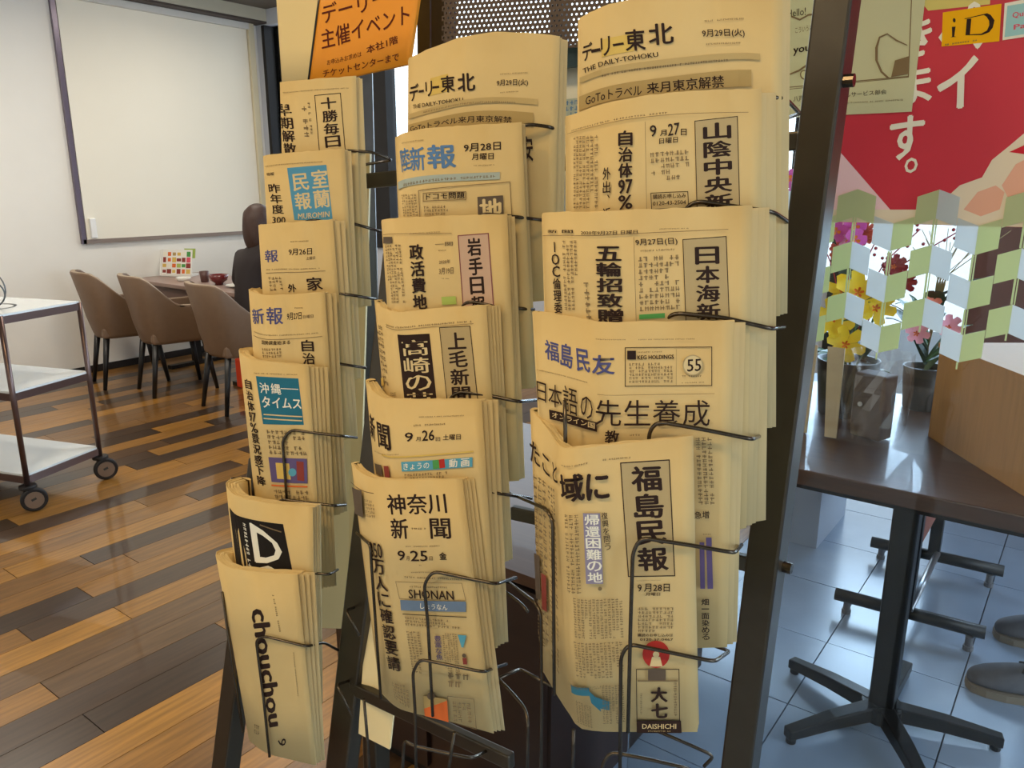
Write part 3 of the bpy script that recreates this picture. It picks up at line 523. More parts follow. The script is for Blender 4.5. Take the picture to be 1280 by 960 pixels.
PAPERS['c1r1'] = ([[-0.8995,0.702,1.6083],[-0.88,0.6768,1.6045],[-0.8553,0.6826,1.6053],[-0.8231,0.6945,1.6069],[-0.7794,0.7149,1.6085]],[[-0.9186,0.6981,1.2989],[-0.9002,0.6747,1.3037],[-0.8747,0.6822,1.3075],[-0.8398,0.6967,1.3112],[-0.7937,0.7202,1.317]],[(0.006,0.011)],0.007,'newspaper with narrow boxed brush masthead,top slot of the left-hand column',[
 ('F',0.0126,[[0.5947,0.0649],[0.8517,0.063],[0.8815,0.2968],[0.6243,0.2987]],'ink',0.0272),
 ('V',['十','勝','毎','日'],[[0.6495,0.0764],[0.805,0.0746],[0.8439,0.2856],[0.6886,0.2874]],'ink',0.02),
 ('V',['早','期','解','散'],[[0.204,0.0828],[0.3567,0.0913],[0.4011,0.3044],[0.2754,0.2993]],'ink',0.02),
 ('Mv',1,[[0.4523,0.1015],[0.5185,0.104],[0.5404,0.2359],[0.4746,0.2335]],'soft',0),
 ('Mv',1,[[0.5196,0.0911],[0.5521,0.0923],[0.5739,0.2238],[0.5415,0.2227]],'soft',0),
 ('Mh',1,[[0.2816,0.0397],[0.9291,0.0427],[0.9286,0.0491],[0.2809,0.0461]],'soft',0)])
PAPERS['c1r2'] = ([[-0.9115,0.6759,1.5145],[-0.8919,0.6515,1.5135],[-0.8621,0.6553,1.516],[-0.8256,0.6706,1.5185],[-0.781,0.6921,1.521]],[[-0.9209,0.6754,1.1934],[-0.9028,0.6528,1.201],[-0.8722,0.6583,1.207],[-0.8339,0.6759,1.2127],[-0.7881,0.7003,1.2215]],[(0.006,0.003)],0.007,'newspaper with blue square masthead in cream characters,second slot of the left column',[
 ('R',None,[[0.4703,0.0599],[0.829,0.0589],[0.8573,0.2859],[0.5069,0.273]],'bluebox',0),
 ('V',['室','蘭'],[[0.6824,0.0736],[0.8344,0.0719],[0.8492,0.2357],[0.6966,0.2367]],'paper',0.02),
 ('V',['民','報'],[[0.5048,0.0836],[0.6592,0.0824],[0.682,0.2362],[0.5271,0.2373]],'paper',0.02),
 ('H','MUROMIN',[[0.5479,0.2479],[0.8332,0.2484],[0.8303,0.2715],[0.5447,0.271]],'paper',0.01),
 ('V',['昨','年','度'],[[0.2661,0.1115],[0.3889,0.1178],[0.417,0.2465],[0.2984,0.2408]],'ink',0.015),
 ('H','300',[[0.2968,0.2507],[0.4235,0.2567],[0.4193,0.283],[0.2922,0.277]],'ink',0.012),
 ('H','特報',[[0.2644,0.0694],[0.3423,0.0703],[0.3403,0.0831],[0.2616,0.0822]],'ink',0.012),
 ('Mh',1,[[0.2477,0.0397],[0.8025,0.0421],[0.8017,0.0485],[0.2461,0.0461]],'soft',0)])
PAPERS['c1r3'] = ([[-0.9117,0.6603,1.4262],[-0.8923,0.6362,1.4267],[-0.8614,0.641,1.4295],[-0.8287,0.6534,1.4319],[-0.7878,0.6723,1.4354]],[[-0.9198,0.6594,1.1007],[-0.902,0.6373,1.1107],[-0.8715,0.6434,1.1189],[-0.835,0.6604,1.1265],[-0.7912,0.6848,1.1404]],[(0.007,0.004),(0.013,0.008)],0.008,'newspaper with cut-off blue masthead character and small date,third slot of the left column',[
 ('V',['報'],[[0.2979,0.1071],[0.4326,0.1088],[0.4315,0.1589],[0.2969,0.1571]],'violet',0.015),
 ('H','9月26日',[[0.5506,0.1087],[0.7794,0.113],[0.7745,0.1398],[0.5456,0.1353]],'ink',0.012),
 ('H','土曜日',[[0.7182,0.1476],[0.8041,0.1479],[0.8016,0.1613],[0.7157,0.161]],'soft',0.012),
 ('Mh',1,[[0.5729,0.076],[0.7547,0.0785],[0.7534,0.0851],[0.5717,0.0826]],'soft',0),
 ('Mh',1,[[0.3008,0.1841],[0.8415,0.1974],[0.8403,0.2042],[0.2994,0.1908]],'soft',0),
 ('R',None,[[0.2973,0.2008],[0.8926,0.2138],[0.8922,0.2158],[0.2969,0.2029]],'soft',0),
 ('V',['家'],[[0.702,0.2353],[0.8495,0.2392],[0.8549,0.2951],[0.7077,0.2906]],'ink',0.02),
 ('V',['外'],[[0.5149,0.2561],[0.5949,0.2585],[0.5965,0.2929],[0.5168,0.2904]],'ink',0.02),
 ('Mv',3,[[0.3123,0.2183],[0.4545,0.2203],[0.4684,0.2821],[0.3267,0.2801]],'soft',0)])
PAPERS['c1r4'] = ([[-0.9297,0.6574,1.3389],[-0.9159,0.63,1.3417],[-0.8884,0.6178,1.3399],[-0.8642,0.6163,1.3389],[-0.8288,0.6332,1.341],[-0.7884,0.6532,1.3452]],[[-0.9402,0.6518,1.004],[-0.923,0.6288,1.0128],[-0.8956,0.6186,1.0176],[-0.8714,0.6184,1.0205],[-0.8325,0.6364,1.0258],[-0.7907,0.6585,1.0374]],[(0.007,0.004),(0.012,0.008)],0.009,'newspaper with violet two-character masthead and curled left edge,fourth slot of the left column',[
 ('V',['新'],[[0.2964,0.072],[0.4828,0.0531],[0.4867,0.1161],[0.3079,0.1341]],'violet',0.015),
 ('V',['報'],[[0.5153,0.049],[0.6492,0.0503],[0.645,0.1199],[0.5099,0.1188]],'violet',0.015),
 ('H','9月27日',[[0.6836,0.0743],[0.801,0.0748],[0.7966,0.1046],[0.6791,0.1041]],'ink',0.012),
 ('H','日曜日',[[0.8121,0.0885],[0.8971,0.089],[0.8952,0.1023],[0.8102,0.1018]],'soft',0.012),
 ('Mh',1,[[0.7451,0.0529],[0.8888,0.0551],[0.8878,0.0618],[0.7441,0.0595]],'soft',0),
 ('Mh',1,[[0.3153,0.1602],[0.9259,0.1647],[0.925,0.1714],[0.3126,0.1672]],'soft',0),
 ('R',None,[[0.3071,0.1813],[0.9561,0.1833],[0.9558,0.1853],[0.3063,0.1834]],'soft',0),
 ('H','国勢調査始まる',[[0.4433,0.189],[0.6922,0.1884],[0.6897,0.2052],[0.4392,0.2062]],'ink',0.012),
 ('V',['自','治'],[[0.7778,0.188],[0.8827,0.193],[0.8873,0.3034],[0.7818,0.2976]],'ink',0.02),
 ('Mh',3,[[0.4358,0.22],[0.6174,0.2169],[0.6171,0.2611],[0.4355,0.2643]],'soft',0)])
PAPERS['c1r5'] = ([[-0.9391,0.6433,1.2565],[-0.9272,0.6148,1.2604],[-0.9062,0.6037,1.2573],[-0.8787,0.5979,1.2554],[-0.8429,0.6113,1.2536],[-0.8002,0.6298,1.2518]],[[-0.9375,0.643,0.93],[-0.9256,0.6204,0.9325],[-0.9042,0.6101,0.9308],[-0.8769,0.6051,0.9316],[-0.8436,0.6166,0.93],[-0.805,0.6329,0.9306]],[(0.005,0.004),(0.01,0.008),(0.015,0.012),(0.021,0.015)],0.012,'thick newspaper with teal masthead block of white lettering,fifth slot of the left column',[
 ('R',None,[[0.5368,0.0671],[0.9045,0.0577],[0.9243,0.2535],[0.5594,0.2708]],'teal2',0),
 ('V',['沖'],[[0.5616,0.0923],[0.6387,0.0912],[0.644,0.1348],[0.5667,0.1361]],'pale',0.015),
 ('V',['縄'],[[0.6591,0.0901],[0.7415,0.0891],[0.7478,0.1326],[0.6645,0.1337]],'pale',0.015),
 ('R',None,[[0.7456,0.1057],[0.8981,0.1016],[0.8976,0.1049],[0.745,0.1091]],'pale',0),
 ('H','タイムス',[[0.5712,0.1494],[0.9128,0.1413],[0.9133,0.1855],[0.5756,0.197]],'pale',0.02),
 ('R',None,[[0.5771,0.2244],[0.9158,0.2161],[0.915,0.2213],[0.576,0.2297]],'paper',0),
 ('R',None,[[0.5733,0.242],[0.9133,0.2334],[0.9125,0.2386],[0.5722,0.2472]],'paper',0),
 ('V',['自','治','体','97','%','景','況','感','下','降'],[[0.349,0.0952],[0.4784,0.0855],[0.5341,0.5506],[0.399,0.5609]],'ink',0.02),
 ('Mh',4,[[0.5853,0.2897],[0.9279,0.2775],[0.9405,0.3887],[0.5916,0.4018]],'soft',0),
 ('Mh',1,[[0.5247,0.0512],[0.9007,0.0379],[0.8997,0.0446],[0.5229,0.058]],'soft',0),
 ('R',None,[[0.5816,0.4132],[0.9318,0.3997],[0.9232,0.5106],[0.5887,0.5239]],'purple',0),
 ('R',None,[[0.6433,0.4337],[0.7678,0.4294],[0.7703,0.5006],[0.6442,0.5053]],'gold',0),
 ('R',None,[[0.8359,0.4151],[0.9008,0.4154],[0.8954,0.5012],[0.8294,0.5009]],'red2',0),
 ('C',0,[[0.7908,0.4672],[0.8278,0.4652],[0.7877,0.4853]],'cyan',0),
 ('R',None,[[0.5864,0.535],[0.9216,0.5215],[0.9206,0.5287],[0.5849,0.5423]],'orange',0),
 ('Mh',3,[[0.5981,0.5522],[0.9264,0.5393],[0.9383,0.6113],[0.6061,0.6246]],'soft',0)])
PAPERS['c1r6'] = ([[-0.933,0.6031,1.0767],[-0.9269,0.5762,1.0793],[-0.9056,0.5654,1.0762],[-0.8778,0.5599,1.0745],[-0.832,0.5742,1.0722],[-0.7689,0.5967,1.0751]],[[-0.9357,0.5991,0.7489],[-0.9234,0.5765,0.7504],[-0.9034,0.5669,0.7539],[-0.878,0.5613,0.7577],[-0.8397,0.5713,0.7596],[-0.7876,0.5931,0.7661]],[(0.002,0.001)],0.016,'bulky tabloid with black cover panel and white letter,sixth slot of the left column',[
 ('R',None,[[0.2382,0.0875],[0.769,0.0877],[0.8642,0.4232],[0.279,0.4454]],'black',0),
 ('V',['D'],[[0.5079,0.1068],[0.7379,0.1672],[0.7498,0.2678],[0.5319,0.2831]],'pale',0.03),
 ('V',['C'],[[0.5314,0.287],[0.6949,0.2977],[0.7099,0.4387],[0.5414,0.4274]],'pale',0.02),
 ('Mv',1,[[0.4375,0.1091],[0.473,0.1151],[0.4978,0.3331],[0.4613,0.3306]],'pale',0),
 ('R',None,[[0.5846,0.1017],[0.754,0.1217],[0.7536,0.1273],[0.584,0.1073]],'soft',0)])
PAPERS['c1r7'] = ([[-0.9346,0.5823,0.9756],[-0.9281,0.5507,0.9827],[-0.9058,0.5409,0.9802],[-0.8754,0.5378,0.9802],[-0.8309,0.5526,0.9822],[-0.7793,0.5733,0.9864]],[[-0.9152,0.5846,0.6758],[-0.9118,0.563,0.6813],[-0.8881,0.5562,0.6849],[-0.8551,0.5557,0.6865],[-0.8151,0.5669,0.6883],[-0.7797,0.5804,0.6879]],[(0.006,0.002),(0.012,0.004),(0.018,0.007)],0.014,'cream free paper with a sideways lowercase title,lowest filled slot of the left column',[
 ('H','chouchou',[[0.731,0.1842],[0.7149,0.8019],[0.579,0.8316],[0.5863,0.2031]],'ink',0.035),
 ('H','9',[[0.735,0.8805],[0.7164,0.9237],[0.6322,0.934],[0.6524,0.8904]],'ink',0.012),
 ('Mv',1,[[0.7804,0.1081],[0.7999,0.1071],[0.8204,0.2974],[0.8,0.2988]],'soft',0),
 ('Mv',1,[[0.8957,0.3957],[0.9093,0.3947],[0.9089,0.6273],[0.8944,0.6287]],'soft',0),
 ('Mh',2,[[0.385,0.8475],[0.4662,0.8415],[0.4351,0.9129],[0.3434,0.923]],'soft',0)])
PAPERS['orange'] = ([[-0.8712,0.7477,1.7445],[-0.8167,0.7512,1.7485],[-0.7625,0.7545,1.7527],[-0.6925,0.7567,1.7568]],[[-0.8898,0.7283,1.607],[-0.8314,0.7346,1.6104],[-0.7759,0.739,1.6154],[-0.7104,0.7379,1.6193]],[],0.004,'orange notice card with dark red lettering,standing behind the top papers',[
 ('H','デーリー',[[0.0439,0.2899],[0.6653,0.2881],[0.7049,0.4554],[0.0862,0.468]],'maroon',0.01),
 ('H','主催イベント',[[0.0696,0.5212],[0.9217,0.4864],[0.9506,0.6616],[0.1112,0.6998]],'maroon',0.01),
 ('H','お申込みお求めは',[[0.1735,0.8033],[0.5069,0.7936],[0.5136,0.8433],[0.1805,0.8544]],'maroon',0.0),
 ('H','本社1階',[[0.5486,0.762],[0.8477,0.7315],[0.8667,0.8016],[0.5662,0.8344]],'maroon',0.01),
 ('H','チケットセンターまで',[[0.1459,0.8917],[0.8882,0.8856],[0.8996,0.9544],[0.155,0.9578]],'maroon',0.01)])
PAPERS['cream'] = ([[-0.9779,0.7555,1.7771],[-0.9342,0.7614,1.7737],[-0.8897,0.7679,1.7703]],[[-0.9764,0.7542,1.6088],[-0.9439,0.7524,1.6076],[-0.9093,0.7522,1.6064]],[],0.006,'tall blank cream board standing behind the left-hand papers,left of the orange notice',[
])
PAPERS['pale'] = ([[-0.5818,0.8532,1.6379],[-0.5557,0.8612,1.6419],[-0.5038,0.8765,1.6486]],[[-0.5839,0.8644,1.436],[-0.5579,0.8718,1.4385],[-0.5036,0.8895,1.4471]],[],0.003,'pale leaflet partly hidden between the two tallest papers',[
 ('R',None,[[0.1059,0.2945],[0.999,0.3227],[0.999,0.4363],[0.1032,0.4106]],'blueg',0),
 ('Mh',3,[[0.1435,0.3016],[0.8801,0.3236],[0.8798,0.4237],[0.1413,0.4036]],'blue',0)])
PLANES = {'cartoon': [('F',0.0086,[[-0.502,1.819],[-0.305,1.803],[-0.293,1.643],[-0.485,1.639]],'soft',0.0076),('R',None,[[-0.486,1.637],[-0.293,1.643],[-0.293,1.642],[-0.486,1.636]],'soft',0),('H','Hello!',[[-0.496,1.764],[-0.465,1.765],[-0.464,1.753],[-0.495,1.753]],'ink',0.0),('H','こういうときは',[[-0.48,1.735],[-0.439,1.737],[-0.438,1.728],[-0.479,1.726]],'soft',0),('H','you!',[[-0.48,1.706],[-0.448,1.708],[-0.447,1.693],[-0.479,1.69]],'ink',0.02),('C',0,[[-0.457,1.658],[-0.449,1.657],[-0.456,1.65]],'soft',0),('C',0,[[-0.457,1.658],[-0.451,1.657],[-0.456,1.652]],'paperg',0),('C',0,[[-0.438,1.657],[-0.433,1.656],[-0.438,1.652]],'soft',0),('C',0,[[-0.438,1.657],[-0.435,1.656],[-0.438,1.654]],'paperg',0),('P',0,[[-0.485,1.659],[-0.467,1.664],[-0.449,1.675],[-0.445,1.687],[-0.432,1.691],[-0.427,1.702],[-0.434,1.712],[-0.427,1.723],[-0.429,1.743],[-0.441,1.753],[-0.459,1.754],[-0.473,1.748],[-0.488,1.755],[-0.488,1.752],[-0.473,1.745],[-0.459,1.751],[-0.442,1.751],[-0.432,1.741],[-0.43,1.725],[-0.437,1.712],[-0.431,1.702],[-0.435,1.694],[-0.447,1.69],[-0.452,1.677],[-0.468,1.667],[-0.486,1.661]],'soft',0),('P',0,[[-0.348,1.691],[-0.344,1.707],[-0.332,1.711],[-0.317,1.7],[-0.301,1.691],[-0.3,1.689],[-0.318,1.698],[-0.332,1.709],[-0.342,1.705],[-0.344,1.691],[-0.342,1.671],[-0.333,1.654],[-0.322,1.644],[-0.325,1.643],[-0.336,1.653],[-0.346,1.672]],'soft',0),('P',0,[[-0.316,1.669],[-0.295,1.674],[-0.294,1.647],[-0.319,1.644]],'soft',0),('H','八戸商工会議所 ホテルサービス部会',[[-0.473,1.625],[-0.324,1.626],[-0.323,1.619],[-0.472,1.615]],'ink',0),('Mh',1,[[-0.462,1.61],[-0.297,1.61],[-0.297,1.607],[-0.462,1.608]],'soft',0)],'payment': [('P',0,[[-0.392,1.535],[-0.283,1.421],[-0.378,1.411]],'pinkw',0),('P',0,[[-0.393,1.535],[-0.391,1.534],[-0.378,1.411],[-0.389,1.411]],'pinkw',0),('P',0,[[-0.391,1.435],[-0.07,1.441],[-0.065,1.408],[-0.388,1.397]],'creamw',0),('P',0,[[-0.221,1.453],[-0.201,1.476],[-0.172,1.488],[-0.162,1.514],[-0.142,1.534],[-0.108,1.57],[-0.088,1.569],[-0.065,1.408],[-0.226,1.403]],'creamw',0),('P',0,[[-0.191,1.439],[-0.175,1.466],[-0.152,1.476],[-0.139,1.466],[-0.142,1.44],[-0.166,1.429]],'blush',0),('P',0,[[-0.144,1.476],[-0.13,1.507],[-0.102,1.524],[-0.092,1.455],[-0.123,1.44]],'blush',0),('P',0,[[-0.141,1.525],[-0.12,1.536],[-0.118,1.521]],'redp',0),('P',0,[[-0.292,1.769],[-0.196,1.767],[-0.194,1.737],[-0.277,1.738],[-0.291,1.755]],'yellowp',0),('V',['ペ'],[[-0.26,1.742],[-0.205,1.742],[-0.198,1.677],[-0.254,1.675]],'pale',0.03),('R',None,[[-0.256,1.733],[-0.179,1.736],[-0.175,1.684],[-0.252,1.684]],'iyellow',0),('C',0,[[-0.239,1.72],[-0.237,1.719],[-0.239,1.717]],'ink',0),('P',0,[[-0.241,1.711],[-0.236,1.711],[-0.236,1.697],[-0.233,1.696],[-0.241,1.696],[-0.239,1.697]],'ink',0),('P',0,[[-0.225,1.721],[-0.196,1.725],[-0.191,1.722],[-0.185,1.714],[-0.186,1.704],[-0.19,1.698],[-0.199,1.695],[-0.22,1.697],[-0.22,1.698],[-0.2,1.697],[-0.193,1.701],[-0.191,1.708],[-0.192,1.714],[-0.196,1.72],[-0.2,1.723],[-0.225,1.72]],'ink',0),('P',0,[[-0.222,1.72],[-0.216,1.72],[-0.215,1.697],[-0.221,1.697]],'ink',0),('Mh',1,[[-0.248,1.688],[-0.204,1.69],[-0.204,1.687],[-0.248,1.684]],'soft',0),('R',None,[[-0.175,1.736],[-0.132,1.74],[-0.127,1.688],[-0.171,1.685]],'pale',0),('R',None,[[-0.171,1.732],[-0.131,1.734],[-0.127,1.692],[-0.169,1.689]],'iblue',0),('H','Quick',[[-0.163,1.722],[-0.138,1.724],[-0.136,1.716],[-0.162,1.713]],'rose',0.02),('H','Pay',[[-0.159,1.705],[-0.137,1.707],[-0.136,1.698],[-0.158,1.696]],'rose',0.02),('V',['き'],[[-0.313,1.728],[-0.27,1.73],[-0.268,1.674],[-0.311,1.671]],'pale',0.03),('V',['ま'],[[-0.314,1.659],[-0.264,1.66],[-0.257,1.603],[-0.308,1.601]],'pale',0.03),('V',['す'],[[-0.312,1.581],[-0.264,1.585],[-0.26,1.52],[-0.308,1.515]],'pale',0.03),('V',['。'],[[-0.284,1.518],[-0.266,1.52],[-0.264,1.497],[-0.283,1.494]],'pale',0.02),('V',['イ'],[[-0.253,1.664],[-0.201,1.666],[-0.194,1.595],[-0.246,1.59]],'pale',0.03),('Mh',1,[[-0.296,1.704],[-0.285,1.704],[-0.285,1.703],[-0.296,1.703]],'redp',0)]}
WIRES = [[[-0.2477,0.695,1.5499],[-0.2423,0.703,1.5502],[-0.2414,0.719,1.5495],[-0.2443,0.7659,1.5415],[-0.2666,0.8007,1.5411]],[[-0.2974,0.6468,1.4314],[-0.2979,0.6445,1.4575],[-0.2881,0.6464,1.465],[-0.268,0.6592,1.4617],[-0.2487,0.6739,1.4583],[-0.2356,0.6906,1.4555],[-0.2317,0.719,1.4464],[-0.2528,0.7596,1.4413]],[[-0.3028,0.6294,1.3336],[-0.3034,0.6275,1.3613],[-0.2939,0.6259,1.3702],[-0.2563,0.6467,1.367],[-0.2223,0.6716,1.3573],[-0.2268,0.718,1.3515]],[[-0.2986,0.604,1.2207],[-0.3017,0.6044,1.2653],[-0.2939,0.6048,1.2764],[-0.2586,0.6243,1.2708],[-0.2235,0.6469,1.2629],[-0.2326,0.6944,1.2516]],[[-0.3009,0.5875,0.9656],[-0.3011,0.5841,1.0759],[-0.3023,0.5845,1.1565],[-0.2963,0.5873,1.1713],[-0.2607,0.6097,1.166],[-0.2264,0.6333,1.159],[-0.2376,0.6822,1.1445]],[[-0.3081,0.5881,0.9158],[-0.3107,0.5854,1.0461],[-0.3039,0.5874,1.0606],[-0.2699,0.6092,1.0531],[-0.2372,0.6323,1.0445],[-0.2408,0.6813,1.0285],[-0.2842,0.7182,1.0038]],[[-0.33,0.5917,0.8778],[-0.3294,0.5904,0.9127],[-0.3227,0.5939,0.9279],[-0.2897,0.6112,0.9245],[-0.2578,0.6324,0.916],[-0.2582,0.6824,0.8716]],[[-0.578,0.7039,1.1237],[-0.4925,0.6575,1.1411],[-0.3973,0.5846,1.1738],[-0.383,0.5746,1.1696],[-0.3821,0.5765,1.0932],[-0.3834,0.5826,0.9743]],[[-0.5596,0.6953,1.0135],[-0.489,0.6513,1.0329],[-0.419,0.5966,1.0608],[-0.4069,0.5909,1.0549],[-0.4096,0.5977,0.9619],[-0.4113,0.6004,0.8539]],[[-0.3736,0.5774,1.2889],[-0.3696,0.574,1.2447],[-0.3719,0.5795,1.1789]],[[-0.4854,0.6205,0.9288],[-0.46,0.6127,0.9254],[-0.435,0.6042,0.921],[-0.4254,0.5955,0.9116],[-0.4282,0.5984,0.8466]],[[-0.4854,0.6205,0.9288],[-0.4932,0.673,0.9095],[-0.4348,0.6556,0.9199]],[[-0.3171,0.6854,0.8981],[-0.2835,0.6953,0.8906],[-0.2586,0.7099,0.878],[-0.2691,0.7092,0.8598]],[[-0.3714,0.6019,0.926],[-0.3743,0.6071,0.8684]],[[-0.4991,0.6715,1.5339],[-0.4887,0.678,1.5377],[-0.4717,0.6963,1.5349],[-0.4827,0.7371,1.5268]],[[-0.5328,0.6425,1.4218],[-0.5318,0.6417,1.4408],[-0.5225,0.6435,1.4491],[-0.4905,0.6601,1.4461],[-0.4767,0.7011,1.4409]],[[-0.5421,0.628,1.3337],[-0.5406,0.6267,1.3504],[-0.5299,0.6286,1.3596],[-0.5024,0.6412,1.3547],[-0.4841,0.6849,1.3475]],[[-0.5446,0.6098,1.235],[-0.5439,0.6095,1.2523],[-0.5327,0.6126,1.2641],[-0.5043,0.629,1.2608],[-0.4745,0.6432,1.2555],[-0.4861,0.6953,1.2438]],[[-0.5233,0.6097,1.1605],[-0.5148,0.6103,1.1586],[-0.4841,0.6232,1.1554],[-0.4693,0.6619,1.1407]],[[-0.5464,0.5743,0.8791],[-0.5482,0.5727,0.9991],[-0.5496,0.5698,1.0497],[-0.5402,0.5745,1.0663],[-0.5105,0.5923,1.0604],[-0.4786,0.6084,1.0561],[-0.4865,0.6557,1.0409]],[[-0.5662,0.5634,0.7993],[-0.5684,0.5678,0.8784],[-0.5638,0.5617,0.9372],[-0.5545,0.5645,0.9561],[-0.5173,0.577,0.9562],[-0.4816,0.5884,0.9565],[-0.5019,0.6573,0.9211]],[[-0.5885,0.5626,0.7884],[-0.5865,0.5655,0.8328],[-0.5717,0.5638,0.8333],[-0.5303,0.5812,0.8311],[-0.507,0.597,0.8257],[-0.5099,0.6416,0.8105]],[[-0.6759,0.5871,1.0691],[-0.6293,0.5659,1.0751],[-0.6294,0.5661,1.0558],[-0.6358,0.5765,0.862]],[[-0.4989,0.6691,1.0312],[-0.5019,0.641,1.0311],[-0.468,0.6383,1.0237],[-0.454,0.6342,1.0186]],[[-0.7974,0.7052,1.5199],[-0.7724,0.7298,1.5181],[-0.7607,0.7549,1.5086],[-0.8207,0.7598,1.5034]],[[-0.8393,0.6681,1.4301],[-0.8266,0.6709,1.4334],[-0.7847,0.7011,1.4294],[-0.7615,0.7376,1.4163]],[[-0.817,0.6689,1.3402],[-0.8041,0.6714,1.342],[-0.7784,0.6894,1.338],[-0.7659,0.7196,1.3303]],[[-0.8276,0.6506,1.2518],[-0.8023,0.6604,1.2512],[-0.7624,0.6938,1.2419]],[[-0.8413,0.6104,1.054],[-0.8404,0.61,1.1029],[-0.8413,0.6108,1.1478],[-0.8284,0.6165,1.1634],[-0.7941,0.6358,1.1595],[-0.767,0.6504,1.1577],[-0.7807,0.6871,1.143]],[[-0.8578,0.5983,1.0148],[-0.8559,0.6017,1.0532],[-0.8447,0.6047,1.0644],[-0.8116,0.6224,1.0621],[-0.7774,0.6374,1.0611],[-0.7848,0.6671,1.0502],[-0.8225,0.6748,1.0416]],[[-0.8401,0.5774,0.9724],[-0.8011,0.5897,0.976],[-0.7606,0.61,0.9767],[-0.782,0.6414,0.9638]],[[-0.845,0.5512,0.6892],[-0.8457,0.5503,0.7888],[-0.8431,0.5454,0.88],[-0.8298,0.5493,0.8892],[-0.7747,0.5753,0.8814],[-0.782,0.6102,0.8666],[-0.7798,0.6502,0.8251]],[[-0.9127,0.545,0.9288],[-0.9115,0.5478,0.814],[-0.9079,0.5525,0.6996]],[[-0.7093,0.6121,0.9032],[-0.7365,0.6133,0.9305],[-0.7588,0.6666,0.9075]],[[-0.7158,0.5964,0.7892],[-0.7452,0.5979,0.8225],[-0.7642,0.6523,0.7952]],[[-0.659,0.5696,0.8547],[-0.6556,0.5686,0.8033],[-0.6521,0.5661,0.747]],[[-0.5271,0.577,0.8102],[-0.5224,0.5844,0.8625]],[[-0.9341,0.5898,1.0782],[-0.9346,0.5864,1.0284]],[[-0.9341,0.5898,1.0782],[-0.9473,0.6261,1.0613]]]
BARS = [[[-0.2553,0.9144,1.5271],[-0.8458,0.7594,1.4804]],[[-0.2796,0.889,1.0226],[-0.624,0.8311,1.0244]],[[-0.7559,0.6328,0.7955],[-0.474,0.6313,0.8149]]]
def sheet_fn(T, B):
    def nrm(u, v):
        e = .01; u = min(max(u, e), 1-e)
        a = Vector(S(T, B, u+e, v)) - Vector(S(T, B, u-e, v)); b = Vector(B[-1]) - Vector(T[-1])
        n = b.cross(a)
        return n.normalized() * 1.0
    c = Vector(S(T, B, .7, .5)); n0 = nrm(.7, .5); sg = 1 if n0.dot(Vector((0, 0, 1.3)) - c) > 0 else -1
    def fn(u, v, lift):
        u = min(max(u, 0.0), 1.0)
        return Vector(S(T, B, u, v)) + nrm(u, v) * sg * lift
    return fn
def slab(bm, fn, l0, l1, u0=0, u1=1, v0=0, v1=1, nu=18, nv=3, ext=(0, 0), jag=0):
    """closed curved slab between lift l0 (front) and l1 (back)"""
    G = []
    for l in (l0, l1):
        g = []
        for i in range(nu+1):
            row = []
            for j in range(nv+1):
                u = u0 + (u1-u0)*i/nu; v = v0 + (v1-v0)*j/nv
                p = fn(u, v, l)
                if ext[0] or ext[1]:
                    d = (fn(1, v, l) - fn(.93, v, l)).normalized(); s = max(0, (u - .8) / .2)
                    p = p + d * s * (ext[0]*(1-v) + ext[1]*v)
                if jag and j == 0: p = p + Vector((0, 0, random.uniform(-jag, jag)))
                row.append(bm.verts.new(p))
            g.append(row)
        G.append(g)
    def q(a, b, c, d):
        f = bm.faces.new((a, b, c, d)); f.smooth = True
    a, b = G
    for i in range(nu):
        for j in range(nv):
            q(a[i][j], a[i][j+1], a[i+1][j+1], a[i+1][j]); q(b[i][j], b[i+1][j], b[i+1][j+1], b[i][j+1])
        bm.faces.new((a[i][0], a[i+1][0], b[i+1][0], b[i][0])); bm.faces.new((a[i][nv], b[i][nv], b[i+1][nv], a[i+1][nv]))
    for j in range(nv):
        bm.faces.new((a[0][j], b[0][j], b[0][j+1], a[0][j+1])); bm.faces.new((a[nu][j], a[nu][j+1], b[nu][j+1], b[nu][j]))
    bmesh.ops.recalc_face_normals(bm, faces=bm.faces)

